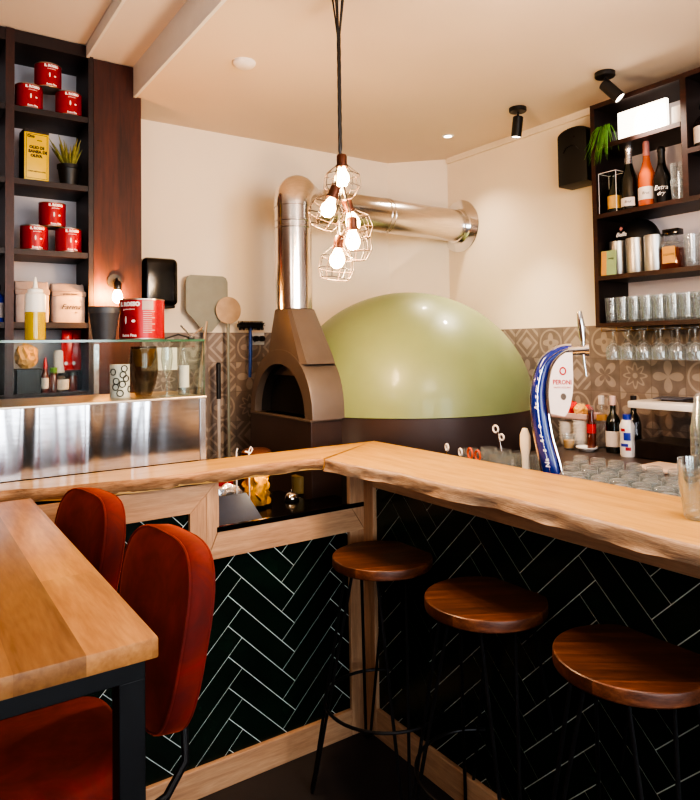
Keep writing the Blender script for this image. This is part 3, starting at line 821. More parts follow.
# flour bags
def flour_bag(w, h, d, txt):
    t = thing('flour_bag', 'x', 'bag', (0, 0, 0))
    rings = []
    for k, z in enumerate((0, .01, .05, .10, .135, .15, .165, .185, .19)):
        e = 1 if z < .14 else 1-.0*(z-.14)
        dd = d if z < .14 else d*(1-(z-.14)/.05*.72)
        R = []
        for q in range(24):
            a = 2*PI*(q+.5)/24; c, s_ = math.cos(a), math.sin(a); ex = .35
            R.append((math.copysign(abs(c)**ex, c)*w/2*(1-.03*(k in (0, 8)))*(1+.015*math.sin(5*a+z*70)), math.copysign(abs(s_)**ex, s_)*dd/2+.01*(z > .16), z*h/.19+.003*math.sin(7*a)*(z > .16)))
        rings.append(R)
    MB().loft(rings).build('paper_sack', M['bagp'], t, ang=60)
    MB().box((-w/2-.001, -d/2-.002, h*.66), (w/2+.001, d/2*.6, h*.80), .006).build('label_band', M['bagband'], t)
    if txt: MB().text(txt, .036, FY(.005, -d/2-.003, h*.40), .0006, shear=.4).text('00', .012, FY(.03, -d/2-.003, h*.26), .0006).text('grano tenero', .014, FY(.008, -d/2-.003, h*.73), .0006).build('printed_script', M['ink'], t, smooth=False)
    return t
b = flour_bag(.155, .19, .10, 'Farina'); b.location = (.682, 3.46, BZ[1]); b['label'] = 'greige paper flour bag with script lettering, right of the pair'; b['group'] = 'paper flour bags'
b = flour_bag(.150, .195, .10, ''); b.location = (.520, 3.46, BZ[1]); b['label'] = 'crumpled greige paper flour bag behind the squeeze bottle'; b['group'] = 'paper flour bags'
# bottom cell
z0 = BZ[0]
t = thing('black_crate', 'square black tub with yellow wrappers stuffed in it on the lowest shelf', 'tub', (.505, 3.46, z0))
MB().prism([(-.05, -.05, 0), (.05, -.05, 0), (.05, .05, 0), (-.05, .05, 0)], (0, 0, .115)).box((-.055, -.055, .105), (.055, .055, .115), .002).build('tub', M['blackp'], t, smooth=False)
def crumple(w, d, h, mat, seed, name, label, cat, loc, bottom=.7, group=None):
    rnd = random.Random(seed); bm = MB(); r = bmesh.ops.create_icosphere(bm.bm, subdivisions=3, radius=1)
    for v in r['verts']:
        k = 1+rnd.uniform(-.14, .14)
        v.co = Vector((v.co.x*w/2*k, v.co.y*d/2*k, (v.co.z*k+1)*h/2))
    for v in bm.bm.verts: v.co.z = max(v.co.z, 0)
    o = bm.build(name, mat, smooth=True, ang=20); o.location = loc; tag(o, label, cat, group); return o
crumple(.10, .08, .12, M['yelbag'], 3, 'crumpled_wrapper', 'crumpled yellow and white wrapper poking out of the black tub', 'wrapper', (.50, 3.455, z0+.115))
def bottle_thing(name, label, cat, loc, prof, mat, extra=(), group=None, seg=24, rz=0):
    t = thing(name, label, cat, loc, rz, group)
    MB().lathe(prof, seg).build('body', mat, t)
    for nm, pf, mt in extra: MB().lathe(pf, seg).build(nm, mt, t)
    return t
bottle_thing('sauce_bottle', 'small dark sauce bottle with pointed red cap beside the green capped bottle', 'bottle', (.575, 3.42, z0), [(0, 0), (.015, 0), (.016, .08), (.010, .10), (.008, .115)], M['amber'], [('nozzle_cap', [(.010, .112), (.010, .13), (.003, .165), (0, .166)], M['inkr']), ('label_band', [(.0165, .02), (.0165, .07)], M['label_w'])])
bottle_thing('capped_bottle', 'small dark bottle with bright green cap on lowest shelf', 'bottle', (.615, 3.44, z0), [(0, 0), (.022, 0), (.023, .07), (.014, .09), (.014, .095)], M['amber'], [('green_cap', [(.017, .092), (.017, .118), (0, .119)], M['green'])])
bottle_thing('spice_shaker', 'tall slim white spice shaker behind the little jars', 'shaker', (.655, 3.52, z0), [(0, 0), (.026, 0), (.026, .19), (.022, .2), (0, .2)], M['label_w'])
bottle_thing('spice_jar', 'small glass spice jar with white label, nearest shelf edge', 'jar', (.655, 3.425, z0), [(0, 0), (.026, 0), (.027, .07), (.022, .08)], M['thind'], [('label_band', [(.0275, .012), (.0275, .06)], M['label_w']), ('lid', [(.024, .078), (.024, .092), (0, .092)], M['blackp'])])
bottle_thing('spice_jar', 'small spice jar with dark lid, right of the white labelled jar', 'jar', (.706, 3.465, z0), [(0, 0), (.024, 0), (.024, .08)], M['amber'], [('lid', [(.025, .075), (.025, .095), (0, .095)], M['blackp'])])
t = thing('storage_box', 'black storage box with pale handle tag under the red bags', 'box', (.60+.10, 3.565, z0))
MB().box((-.02, -.06, 0), (.062, .06, .10), .006).build('box', M['blackp'], t)
MB().box((.01, -.0615, .062), (.035, -.059, .070)).build('pale_tag', M['inkw'], t, smooth=False)
def foil_bag(label, loc, seed, rz):
    rnd = random.Random(seed); t = thing('foil_bag', label, 'bag', loc, rz, 'red foil bags')
    rings = []
    w, h = .052, .20
    for k in range(11):
        z = k/10; th = .016*math.sin(PI*min(1, max(0, z)))**.6+.002
        R = []
        for q in range(16):
            a = 2*PI*q/16; R.append((math.cos(a)*w/2*(1+.08*math.sin(9*z+seed)), math.sin(a)*th*(1+.3*rnd.uniform(-1, 1)), z*h))
        rings.append(R)
    MB().loft(rings).build('pouch', M['redbag'], t, ang=25)
    MB().poly([(.008*math.cos(q*PI/5)-.01, -.0195, .035+.009*math.sin(q*PI/5)) for q in range(10)]).build('pale_seal', M['inkw'], t, smooth=False)
foil_bag('left one of two shiny red foil bags on the black box', (.690, 3.51, z0+.1005), 2, .1)
foil_bag('right one of two shiny red foil bags on the black box', (.735, 3.535, z0+.1005), 5, -.1)
bottle_thing('detergent_bottle', 'purple labelled spray bottle in the shelf bay at the far left edge', 'bottle', (.372, 3.45, BZ[1]), [(0, 0), (.035, 0), (.036, .11), (.014, .14), (.012, .15)], M['bluecap'], [('label_band', [(.0365, .02), (.0365, .09)], M['bagp']), ('spray_head', [(.018, .148), (.018, .175), (.008, .18), (0, .18)], M['blackp'])])

# ------------------------------------------------------------------ wall lamp on the pillar
t = thing('wall_lamp', 'small black wall lamp with glowing bare bulb on the brown pillar', 'lamp', (.886, 3.39, 1.945))
MB().lathe([(0, 0), (.035, 0), (.035, .012), (0, .014)], 24, rot=(PI/2, 0, 0)).build('wall_plate', M['blackp'], t)
MB().tube([(0, -.01, 0), (0, -.05, .005), (.0, -.065, -.01)], .008, 10).lathe([(0, -.045), (.017, -.045), (.02, -.01), (.015, 0), (0, 0)], 20, loc=(0, -.065, -.005)).build('socket', M['gblack'], t)
MB().lathe([(0, -.065), (.018, -.055), (.024, -.035), (.018, -.012), (.012, 0), (0, 0)], 20, loc=(0, -.065, -.05)).build('bulb', M['hot'], t)
SCONCE = (.838, 3.325, 1.875)
# towel dispenser
t = thing('towel_dispenser', 'glossy black paper towel dispenser on cream wall beside the pillar', 'dispenser', (1.182, YB, 1.842))
m = MB(); P = []
m.box((-.098, -.145, 0), (.098, 0, .262), .03, 5); m.build('cover', M['gblack'], t, ang=50)
MB().box((-.085, -.12, -.012), (.085, -.01, .004), .004).build('bottom_tray', M['blackp'], t)
MB().text('tork', .04, FY(.03, -.1462, .17) @ Matrix.Rotation(PI/2, 4, 'Z'), .0003).build('faint_logo', M['tin'], t, smooth=False) if False else None

# ------------------------------------------------------------------ peels and tools on the wall
t = thing('pizza_peel', 'large square grey green pizza peel leaning against the cream wall', 'pizza peel', (1.468, 3.62, 1.70))
P = [(-.125, .12), (-.125, .29), (-.115, .315), (-.095, .325), (.10, .325), (.12, .315), (.13, .29), (.13, .12), (.03, .0), (-.02, .0)]
MB().prism([(x, 0, z) for x, z in P], (0, .004, 0)).build('blade', M['grey'], t, smooth=False)
MB().tube([(0, .006, .06), (-.012, .006, -.02), (-.21, .004, -1.695)], .009, 10).build('handle', M['alu'], t)
t = thing('turning_peel', 'round metal turning peel with long thin handle in front of the square peel', 'pizza peel', (1.592, 3.60, .95))
MB().lathe([(0, 0), (.078, 0), (.079, .003), (0, .003)], 40, rot=(PI/2, 0, 0), loc=(0, 0, .875)).build('round_blade', M['alu'], t)
MB().tube([(0, .006, .82), (0, .006, 0)], .009, 10).build('handle', M['grey'], t)
t = thing('oven_brush', 'black bristled oven brush with blue handle hanging on the tiled wall', 'brush', (1.73, 3.60, 1.73))
m = MB(); 
for k in range(34):
    for q in range(5):
        x = -.075+.155*k/33; a = PI+PI*(q+.5)/5*1.0; m.tube([(x, 0, .006), (x+random.uniform(-.004, .004), -.03*abs(math.sin(PI*(q+.5)/5)), .006+.028*math.cos(PI*(q+.5)/5))], .0022, 4)
m.box((-.08, -.012, -.004), (.082, .012, .016), .003).build('bristle_head', M['blackp'], t, smooth=False)
MB().tube([(0, -.005, 0), (-.002, -.008, -.12), (-.008, -.008, -.30)], [.008, .011, .009], 10).build('blue_handle', M['bluew'], t)
t = thing('broom_handle', 'thin silver pole with black grip standing before the patterned tiles', 'pole', (1.515, 3.57, 0))
MB().tube([(0, 0, 1.315), (0, 0, 1.515), (0, 0, 1.522)], [.0125, .0135, .008], 12).build('black_grip', M['blackp'], t)
MB().tube([(0, 0, .0), (0, 0, 1.33)], .009, 10).build('pole', M['polem'], t)
t = thing('wall_socket', 'white double wall socket with black plugs beside the oven hood', 'socket', (1.82, YB-.012, 1.66))
MB().box((-.045, -.01, -.038), (.045, 0, .038), .004).build('plate', M['paper'], t)
m = MB()
for x in (-.02, .02): m.lathe([(0, 0), (.017, 0), (.017, .03), (.012, .036), (0, .036)], 16, rot=(PI/2, 0, 0), loc=(x, -.009, 0))
m.tube([(-.02, -.044, 0), (-.04, -.05, -.02), (-.06, -.04, .02), (-.068, -.035, .09)], .004, 6).build('plugs_and_cord', M['blackp'], t)

# ------------------------------------------------------------------ display case
t = thing('glass_display_case', 'refrigerated display case with brushed steel front and glass top on the bar', 'display case', (.3, 2.7, 1.0)); dc = t
def cl(x, y, z): return (x-.3, y-2.7, z-1.0)
m = MB(); nx, nz_ = 80, 8
for i in range(nx):
    for j in range(nz_):
        pass
MB().box(cl(-.7, 2.528, 1.1605), cl(.992, 2.545, 1.408), .002).build('steel_front', M['panel'], t, smooth=False)
MB().box(cl(.9935, 2.526, 1.1605), cl(1.018, 2.95, 1.412), .002).build('steel_end_panel', M['steel'], t, smooth=False)
MB().box(cl(-.7, 2.5455, 1.15), cl(.992, 2.95, 1.398)).box(cl(-.7, 2.56, .0), cl(1.0, 2.95, 1.15)).build('cabinet', M['blackm'], t, smooth=False)
MB().box(cl(-.7, 2.522, 1.405), cl(1.02, 2.95, 1.414), .002).build('rim_trim', M['trimst'], t, smooth=False)
MB().box(cl(-.7, 2.530, 1.632), cl(1.014, 2.93, 1.640), .001).build('glass_top', M['gtop'] if 'gtop' in M else M['pane'], t, smooth=False)
MB().box(cl(-.7, 2.5305, 1.416), cl(1.006, 2.5345, 1.631)).build('front_pane', M['pane'], t, smooth=False)
MB().box(cl(1.007, 2.5305, 1.416), cl(1.011, 2.92, 1.631)).build('side_pane', M['pane'], t, smooth=False)
M['gedge'] = plain('green_glass_edge', rgb(60, 96, 74), .15, var=.2, coat=.5)
MB().box(cl(-.7, 2.5285, 1.6315), cl(1.0145, 2.5300, 1.6405)).box(cl(1.0115, 2.53, 1.416), cl(1.0135, 2.536, 1.64)).box(cl(1.0145, 2.53, 1.632), cl(1.016, 2.93, 1.6405)).build('glass_edge', M['gedge'], t, smooth=False)
m = MB()
m.box(cl(.680, 2.915, 1.416), cl(.700, 2.925, 1.63))
for k in range(9): m.tube([cl(.690, 2.912, 1.43+.022*k), cl(.690, 2.906, 1.43+.022*k)], .005, 6)
m.build('slotted_upright', M['silverf'], t, smooth=False)
# things on the glass top
g0 = 1.641
t = thing('squeeze_bottle', 'clear squeeze bottle half full of golden oil on the glass top', 'bottle', (.404, 2.60, g0))
MB().lathe([(0, .001), (.0335, .001), (.0345, .01), (.0345, .100), (0, .100)], 32).build('oil', M['oil'], t)
MB().lathe([(.0352, .1005), (.0352, .150), (.033, .165), (.026, .172), (.026, .182), (.009, .188), (.003, .226), (0, .227)], 32).build('milky_top_and_nozzle', M['pvc'], t)
MB().lathe([(0, 0), (.0352, 0), (.0355, .1)], 32).build('clear_wall', M['pane'], t)
t = thing('dark_tumbler', 'dark grey plastic cup on the glass top beside the big red tin', 'cup', (.648, 2.62, g0))
MB().lathe([(0, 0), (.040, 0), (.055, .100), (.057, .101), (.057, .122), (.059, .123), (.059, .126), (.054, .126), (.038, .004), (0, .004)], 36).build('cup_body', M['cupm'] if 'cupm' in M else M['iron'], t)
bt = tomato_tin(.086, .158, 'catering_tin'); bt.location = (.795, 2.63, g0); bt.rotation_euler.z = -.9
bt['label'] = 'large red catering tin with white printed panel on the glass top'; bt['category'] = 'tin'
m = MB(); r = .0864
for a0, a1, z0_, z1_, n in ((.62, 1.12, .085, .15, 0),):
    P = [(r*math.sin(a0+(a1-a0)*q/8), -r*math.cos(a0+(a1-a0)*q/8)) for q in range(9)]
    for (xa_, ya), (xb_, yb) in zip(P, P[1:]): m.poly([(xa_, ya, z1_-.036), (xb_, yb, z1_-.036), (xb_, yb, z1_), (xa_, ya, z1_)])
for k in range(11):
    a0, a1 = (.66, 1.05) if k % 3 else (.66, 1.2); zz = .108-.008*k
    P = [(r*math.sin(a0+(a1-a0)*q/6), -r*math.cos(a0+(a1-a0)*q/6)) for q in range(7)]
    for (xa_, ya), (xb_, yb) in zip(P, P[1:]): m.poly([(xa_, ya, zz-.002), (xb_, yb, zz-.002), (xb_, yb, zz+.001), (xa_, ya, zz+.001)])
m.build('nutrition_print', M['bagp'], bt, smooth=False)
t = thing('bulldog_clip', 'black and silver clip with cord at the corner of the glass top', 'clip', (.985, 2.60, g0))
MB().box((-.012, -.01, 0), (.012, .01, .014), .002).tube([(-.01, 0, .008), (-.05, .01, .02), (-.10, .02, .004), (-.15, .02, .004)], .0035, 6).build('clip_jaw', M['blackp'], t)
MB().tube([(0, 0, .012), (-.045, 0, .055), (-.04, .004, .058), (.0, .004, .016)], .0022, 6).tube([(0, 0, .012), (.05, 0, .052), (.052, .004, .048), (0, .004, .014)], .0022, 6).build('wire_lever', M['chrome'], t)
# inside the case
d0 = 1.4145
t = thing('champagne_flute', 'tall thin champagne flute standing inside the glass case', 'glass', (.885, 2.60, d0), 0)
MB().lathe([(0, 0), (.030, .001), (.030, .003), (.004, .006), (.0035, .07), (.018, .11), (.024, .15), (.021, .195), (.020, .195), (.022, .15), (.016, .112), (0, .085)], 24).build('flute_body', M['thin'], t)
t = thing('glass_pitcher', 'wide glass jug with pale foam at its rim inside the case', 'jug', (.822, 2.70, d0))
MB().lathe([(0, 0), (.03, 0), (.045, .04), (.058, .10), (.056, .17), (.052, .20), (.050, .20), (.054, .10), (.028, .006), (0, .006)], 32).build('jug_body', M['thind'], t)
MB().lathe([(0, .12), (.030, .12), (.040, .15), (.046, .19), (0, .19)], 24).build('pale_filling', M['yelbag'], t)  # pale body imitates pendant reflections in the case glass
t = thing('mineral_water_bottle', 'slim clear bottle with blue white label at the right end of the case', 'bottle', (.975, 2.66, d0))
MB().lathe([(0, 0), (.022, 0), (.022, .13), (.012, .17), (.011, .19), (0, .19)], 20).build('bottle_body', M['thin'], t)
MB().lathe([(.0225, .03), (.0225, .12)], 20).build('label_band', M['label_w'], t)
o = MB().box((-.08, 0, 0), (.08, .003, .10)).build('printed_notice', M['paper'], smooth=False); o.location = (.955, 2.905, d0+.095); tag(o, 'white printed sheet standing behind the jug inside the case', 'notice')
t = thing('patterned_tin', 'black and white scroll patterned tin inside the glass case', 'tin', (.728, 2.70, d0))
MB().lathe([(0, 0), (.038, 0), (.038, .13), (0, .13)], 28).build('tin_body', M['label_w'], t)
m = MB()
for k in range(9):
    a = -PI/2+random.uniform(-1, .9); z = .015+.012*k+random.uniform(0, .006)
    m.ring((.0385*math.cos(a), .0385*math.sin(a), z), .012, .0022, 16, 5, rot=(PI/2, 0, a+PI/2))
m.build('scroll_pattern', M['ink'], t)
# red box + jar etc on the service worktop
w0 = .9005
t = thing('cookie_jar', 'tall glass jar full of golden dried slices rising above the bar top', 'jar', (1.315, 2.685, w0))
MB().lathe([(0, 0), (.066, 0), (.070, .008), (.070, .20), (.060, .222), (.060, .228)], 40).build('jar_wall', M['pane'], t)
m = MB(); rnd = random.Random(4)
for k in range(90):
    a = rnd.uniform(0, 2*PI); r_ = rnd.uniform(.03, .048); z = .022+.165*k/90
    m.lathe([(0, -.004), (.019, -.003), (.021, 0), (.019, .003), (0, .004)], 14, loc=(r_*math.cos(a), r_*math.sin(a), z), rot=(rnd.uniform(0, 3), rnd.uniform(0, 3), rnd.uniform(0, 3)))
m.lathe([(0, .012), (.046, .012), (.048, .05), (.046, .17), (.03, .19), (0, .19)], 24)
m.build('dried_slices', M['cookie'], t)
m = MB().lathe([(0, .256), (.05, .255), (.060, .250), (.066, .244), (.066, .229), (.06, .228), (0, .228)], 40); m.build('glass_lid', M['liddy'] if 'liddy' in M else M['copper'], t)
t = thing('call_bell', 'small shiny chrome reception bell on the black shelf under the bar top', 'bell', (1.500, 2.70, w0))
MB().lathe([(0, 0), (.034, 0), (.034, .006), (.028, .008), (0, .008)], 28).build('base', M['blackp'], t)
MB().lathe([(.032, .010), (.031, .018), (.024, .031), (.012, .038), (0, .039)], 28).lathe([(0, .038), (.004, .04), (.004, .048), (.006, .050), (0, .054)], 12).build('dome', M['chrome'], t)
t = thing('water_tumbler', 'pale yellow filled tumbler behind the bell under the bar top', 'glass', (1.60, 2.80, w0))
MB().lathe([(0, 0), (.040, 0), (.044, .115), (.042, .115), (.038, .005), (0, .005)], 28).build('tumbler_wall', M['pane'], t)
MB().lathe([(0, .006), (.037, .006), (.040, .085), (0, .085)], 28).build('yellow_drink', M['yelb'] if 'yelb' in M else M['label_y'], t)
o = MB().prism([(-.115, -.06, 0), (.085, -.06, 0), (.065, .05, .088), (-.115, .05, .088)], (0, .003, -.002)).build('menu_clipboard', M['slate'], smooth=False); o.location = (1.155, 2.54, w0+.003); tag(o, 'tilted blue grey sheet propped in the opening under the bar top', 'clipboard')
crumple(.16, .06, .125, M['silverf'], 9, 'crumpled_foil', 'crumpled silver foil behind the grey sheet under the bar top', 'foil', (1.150, 2.655, w0))
o = MB().box((-.09, -.04, 0), (.09, .05, .20), .004).build('red_carton', M['drk']); o.location = (1.165, 2.83, w0-.028); o.location = (1.13, 2.76, w0); tag(o, 'plain dark red carton standing behind the crumpled foil', 'carton')
t = thing('steel_tongs', 'small white handled tongs sticking up behind the bar near the jar', 'tongs', (1.22, 2.62, w0))
MB().tube([(-.03, 0, 0), (-.03, 0, .262), (-.025, 0, .275)], .003, 8).tube([(.03, 0, 0), (.028, 0, .262), (.038, 0, .278), (.046, 0, .266), (.036, 0, .25), (.01, 0, .26)], .0028, 8).tube([(-.03, 0, .004), (.03, 0, .004)], .004, 8).build('tongs_wire', M['inkw'], t)

# ------------------------------------------------------------------ pendants
PEND = []
PD = [((1.336, 2.00, 2.218), (0, 0), 'topmost'), ((1.262, 1.98, 2.094), (.18, .30), 'second from the top, tilted left,'), ((1.388, 2.01, 2.062), (.1, -.42), 'third, leaning right,'),
      ((1.352, 1.96, 1.982), (.12, -.12), 'fourth from the top'), ((1.290, 1.97, 1.912), (.05, .12), 'lowest')]
LBL = ['topmost glowing bulb pendant in its wire cage under the twisted cords', 'glowing caged bulb pendant at the far left of the cluster', 'glowing caged bulb pendant leaning out to the right of the cluster',
       'glowing caged bulb pendant just above and right of the lowest one', 'lowest glowing bulb pendant in its boxy wire cage']
for i, (p, tilt, _) in enumerate(PD):
    t = thing('pendant_lamp', LBL[i], 'pendant lamp', p, 0, 'cluster of wire cage pendants')
    mm = Matrix.Rotation(tilt[1], 4, 'Y') @ Matrix.Rotation(tilt[0], 4, 'X')
    def lx(m):
        bmesh.ops.transform(m.bm, matrix=mm, verts=m.bm.verts); return m
    bulb = lx(MB().lathe([(0, -.032), (.018, -.027), (.027, -.008), (.026, .008), (.016, .030), (.011, .042), (0, .042)], 20)).build('bulb', M['bulb'], t)
    lx(MB().lathe([(0, .088), (.016, .086), (.019, .080), (.019, .050), (.022, .048), (.022, .040), (0, .040)], 20)).build('socket', M['copper'], t)
    m = MB(); lev = [(.021, .046), (.064, .010), (.068, -.034), (.044, -.070)]
    if i == 4: lev = [(.021, .046), (.060, .008), (.064, -.036), (.052, -.068)]
    for k in range(8):
        a = 2*PI*k/8; m.tube([(r_*math.cos(a), r_*math.sin(a), z) for r_, z in lev], .0016, 5)
    for r_, z in lev[1:]: m.tube([(r_*math.cos(2*PI*k/8), r_*math.sin(2*PI*k/8), z) for k in range(8)], .0016, 5, closed=True)
    lx(m).build('wire_cage', M['cagem'], t, smooth=False)
    top_ = mm @ Vector((0, 0, .086)); st = Vector(p)+top_
    pts = []
    H0 = 2.315+.0
    cx, cy_ = 1.334, 2.0
    q0 = 0 if i == 0 else (st.z)
    a0 = 2*PI*i/5
    if i > 0:
        e = Vector((cx+.012*math.cos(a0), cy_+.012*math.sin(a0), 2.30))
        for k in range(6): pts.append(st.lerp(e, k/6)+Vector((0, .012*math.sin(PI*k/6), 0)))
    else: pts.append(st)
    for k in range(40):
        z = 2.32+(2.899-2.32)*k/39; rr_ = .0045 if z < 2.75 else .0045+(z-2.75)*.12
        pts.append(Vector((cx-.004+rr_*math.cos(a0+z*26*(1 if z < 2.75 else 0)+(2.75*26 if z >= 2.75 else 0)), cy_+rr_*math.sin(a0+min(z, 2.75)*26), z)))
    MB().tube([q-Vector(p) for q in pts], .0034, 6).build('cord', M['blackp'], t)
    PEND.append((Vector(p)+mm @ Vector((0, 0, -.045))))

# ------------------------------------------------------------------ ceiling fittings
SPOTS = []
for (x, y), tgt, lb in (((2.805, 2.45), (2.9, 2.55, 0.6), 'small black ceiling spotlight nearer the oven, pointing down'), ((2.797, 1.90), (3.0, 1.75, 2.62), 'small black ceiling spotlight aimed at the bottle shelves')):
    t = thing('ceiling_spotlight', lb, 'spotlight', (x, y, ZC), 0, 'black ceiling spotlights')
    MB().lathe([(0, -.022), (.044, -.022), (.047, -.018), (.047, 0), (0, 0)], 32).build('ceiling_plate', M['blackp'], t)
    MB().tube([(0, 0, -.02), (0, 0, -.055)], .006, 8).build('stem', M['blackp'], t)
    d = (Vector(tgt)-Vector((x, y, ZC-.06))).normalized()
    if lb.startswith('small black ceiling spotlight aimed'): d = Vector((.25, -.55, -.72)).normalized()
    else: d = Vector((-.05, .12, -1)).normalized()
    q = d.to_track_quat('-Z', 'Y').to_matrix().to_4x4(); q.translation = Vector((0, 0, -.060))
    m = MB().lathe([(0, .012), (.024, .012), (.028, .008), (.028, -.100), (.025, -.102), (.025, -.094), (0, -.094)], 28); bmesh.ops.transform(m.bm, matrix=q, verts=m.bm.verts); m.build('lamp_head', M['blackp'], t)
    m = MB().lathe([(0, -.0965), (.0245, -.0965), (.0245, -.095), (0, -.095)], 24); bmesh.ops.transform(m.bm, matrix=q, verts=m.bm.verts); m.build('glowing_lens', M['lit'], t)
    SPOTS.append((Vector((x, y, ZC-.06))+d*.11, Vector((x, y, ZC-.06))+d*2))
t = thing('recessed_downlight', 'tiny recessed ceiling downlight above the green oven', 'downlight', (2.808, 3.014, ZC))
MB().lathe([(.024, -.004), (.036, -.003), (.038, 0)], 28).build('trim_ring', M['white'], t)
MB().lathe([(0, -.003), (.024, -.003)], 24).build('lens', M['lit'], t)
t = thing('smoke_detector', 'flat round white smoke detector on the cream ceiling', 'smoke detector', (1.286, 2.713, ZC))
MB().lathe([(0, -.026), (.03, -.026), (.045, -.018), (.052, -.010), (.052, 0), (0, 0)], 36).build('cover', M['ceil2'], t)
# ------------------------------------------------------------------ right shelf unit
SX, SB = 2.883, 3.135
rs = thing('bottle_shelf_unit', 'dark brown wall shelf unit stocked with bottles and glasses above the patterned tiles', 'shelf unit', (3.0, 1.5, 1.6))
def rl(x, y, z): return (x-3.0, y-1.5, z-1.6)
Y0, Y1 = -.3, 2.050
MB().box(rl(SB, Y0, 1.69), rl(XR, Y1-.01, 2.78)).build('back_panel', M['backp'], rs, smooth=False)
def rb(name, y0, y1, z0, z1, m='dkwood', edge=True):
    o = MB().box(rl(SX+.006, y0, z0), rl(SB, y1, z1)).build(name, M['rshelf'], rs, smooth=False)
    if edge: MB().box(rl(SX, y0-.0003, z0-.0003), rl(SX+.006, y1+.0003, z1+.0003)).build('edge_strip', M['redge'], o, smooth=False)
rb('upright', Y1-.022, Y1, 1.680, 2.80)
rb('top_board', Y0, Y1-.022, 2.778, 2.80)
for z0, z1 in ((2.566, 2.588), (2.222, 2.244), (1.913, 1.935), (1.680, 1.700)): rb('shelf', Y0 if z1 < 2.5 else 1.588, Y1-.022, z0, z1)
rb('upright', 1.558, 1.584, 2.244, 2.778)
rb('shelf', Y0, 1.558, 2.435, 2.458)
rb('upright', .6, .63, 2.244, 2.435)
SHZ = {'A': 2.5885, 'B': 2.2445, 'C': 1.9355, 'D': 1.7005, 'E': 2.4585}
# top cell
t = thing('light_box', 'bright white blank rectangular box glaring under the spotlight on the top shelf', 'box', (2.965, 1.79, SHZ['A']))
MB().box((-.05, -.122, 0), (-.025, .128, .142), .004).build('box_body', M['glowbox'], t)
o = MB().box((-.03, -.033, 0), (-.005, .033, .100), .004).build('small_carton', M['paper']); o.location = (2.98, 1.632, SHZ['A']); tag(o, 'small cream carton right of the glaring white box', 'carton')
t = thing('trailing_plant', 'bright green trailing fern hanging over the left end of the top shelf', 'plant', (2.955, 1.970, SHZ['A']))
MB().lathe([(0, 0), (.03, 0), (.038, .06), (.034, .06), (0, .05)], 20).build('pot', M['blackp'], t)
m = MB(); rnd = random.Random(12)
for k in range(36):
    a = rnd.uniform(PI*.55, PI*1.35); L = rnd.uniform(.05, .15); w = rnd.uniform(.3, 1)
    pts = []
    for q in range(6):
        s_ = q/5; ox = -(.02+.085*w*s_+.01)*1.0; oy = (rnd.uniform(-.004, .004)+.055*math.cos(a*2.2)*s_+.03*math.sin(k)*s_)
        pts.append((ox*(1.15), oy+.01, .06+.045*math.sin(PI*min(1, s_*1.2))-(L*1.15)*s_**2.2))
    m.tube(pts, [.001, .0022, .0026, .0022, .0015, .0005], 4)
m.build('fronds', M['green'], t)
# shelf B bottles
def champ(name, label, y, x, body, foil, foilname, lab, labz, h=.31, r=.041, script=None):
    t = thing(name, label, 'bottle', (x, y, SHZ['B']), 0)
    k = h/.31
    MB().lathe([(0, .004), (r-.006, 0), (r, .008), (r, .135*k), (r-.004, .158*k), (r-.016, .19*k), (.0165, .222*k), (.0145, .24*k), (.0145, .262*k)], 32).build('bottle_body', body, t)
    MB().lathe([(.0182, .212*k), (.0160, .24*k), (.0158, .28*k), (.0185, .285*k), (.0185, .298*k), (.013, .308*k), (0, .31*k)] if foilname == 'foil_neck' else [(.0175, .24*k), (.0155, .25*k), (.0155, .30*k), (.013, .31*k), (0, .31*k)], 24).build(foilname, foil, t)
    if lab:
        a0, a1 = 2.1, 4.3
        m = MB(); R_ = [[((r+.0006)*math.cos(a0+(a1-a0)*q/14), (r+.0006)*math.sin(a0+(a1-a0)*q/14), z) for q in range(15)] for z in labz]
        m.loft(R_, cap=False, closed=False).build('paper_label', lab, t)
        z = (labz[0]+labz[1])/2
        if script is None: MB().text('Brut', .018, FA(0, 0, z, PI+.35, r+.0012), .0003, bend=r, shear=.2).build('label_print', M['ink'], t, smooth=False)
    if script: MB().text(script[0], .03, FA(0, 0, .075, PI+.35, r+.0008), .0004, bend=r, shear=.3).text(script[1], .026, FA(0, 0, .048, PI+.35, r+.0008), .0004, bend=r, shear=.3).build('white_script', M['inkw'], t, smooth=False)
    return t
champ('champagne_bottle', 'dark champagne bottle with silver neck foil and white label', 1.890, 2.955, M['bottle'], M['silverf'], 'foil_neck', M['label_w'], (.02, .062), h=.33)
champ('rose_bottle', 'orange pink sparkling rose bottle with pink foil and white label', 1.797, 2.955, M['rose'], M['pink'], 'foil_cap', M['label_w'], (.035, .095), h=.32)
champ('prosecco_bottle', 'shorter black bottle with white handwritten script across its body', 1.722, 2.955, M['gblack'], M['blackp'], 'foil_neck', None, (0, 1), h=.275, script=('Extra', 'dry'))
t = thing('boxed_champagne', 'small champagne bottle with orange label inside a clear gift box', 'gift box', (2.945, 1.974, SHZ['B']))
MB().lathe([(0, 0), (.030, 0), (.031, .10), (.012, .145), (.011, .175), (.013, .178), (.013, .19), (0, .192)], 24, loc=(0, -.005, .003)).build('bottle_body', M['bottle'], t)
MB().lathe([(.0315, .02), (.0315, .085)], 24, loc=(0, -.005, .003)).build('orange_label', M['label_y'], t)
MB().box((-.045, -.048, .001), (.04, .048, .205)).build('clear_box', M['pane'], t, smooth=False)
m = MB()
for x in (-.045, .04):
    for y in (-.048, .048): m.box((x-.0012, y-.0012, 0), (x+.0012, y+.0012, .206))
for z in (.001, .205):
    for x in (-.045, .04): m.box((x-.0012, -.048, z-.0012), (x+.0012, .048, z+.0012))
    for y in (-.048, .048): m.box((-.045, y-.0012, z-.0012), (.04, y+.0012, z+.0012))
m.build('box_edges', M['inkw'], t, smooth=False)
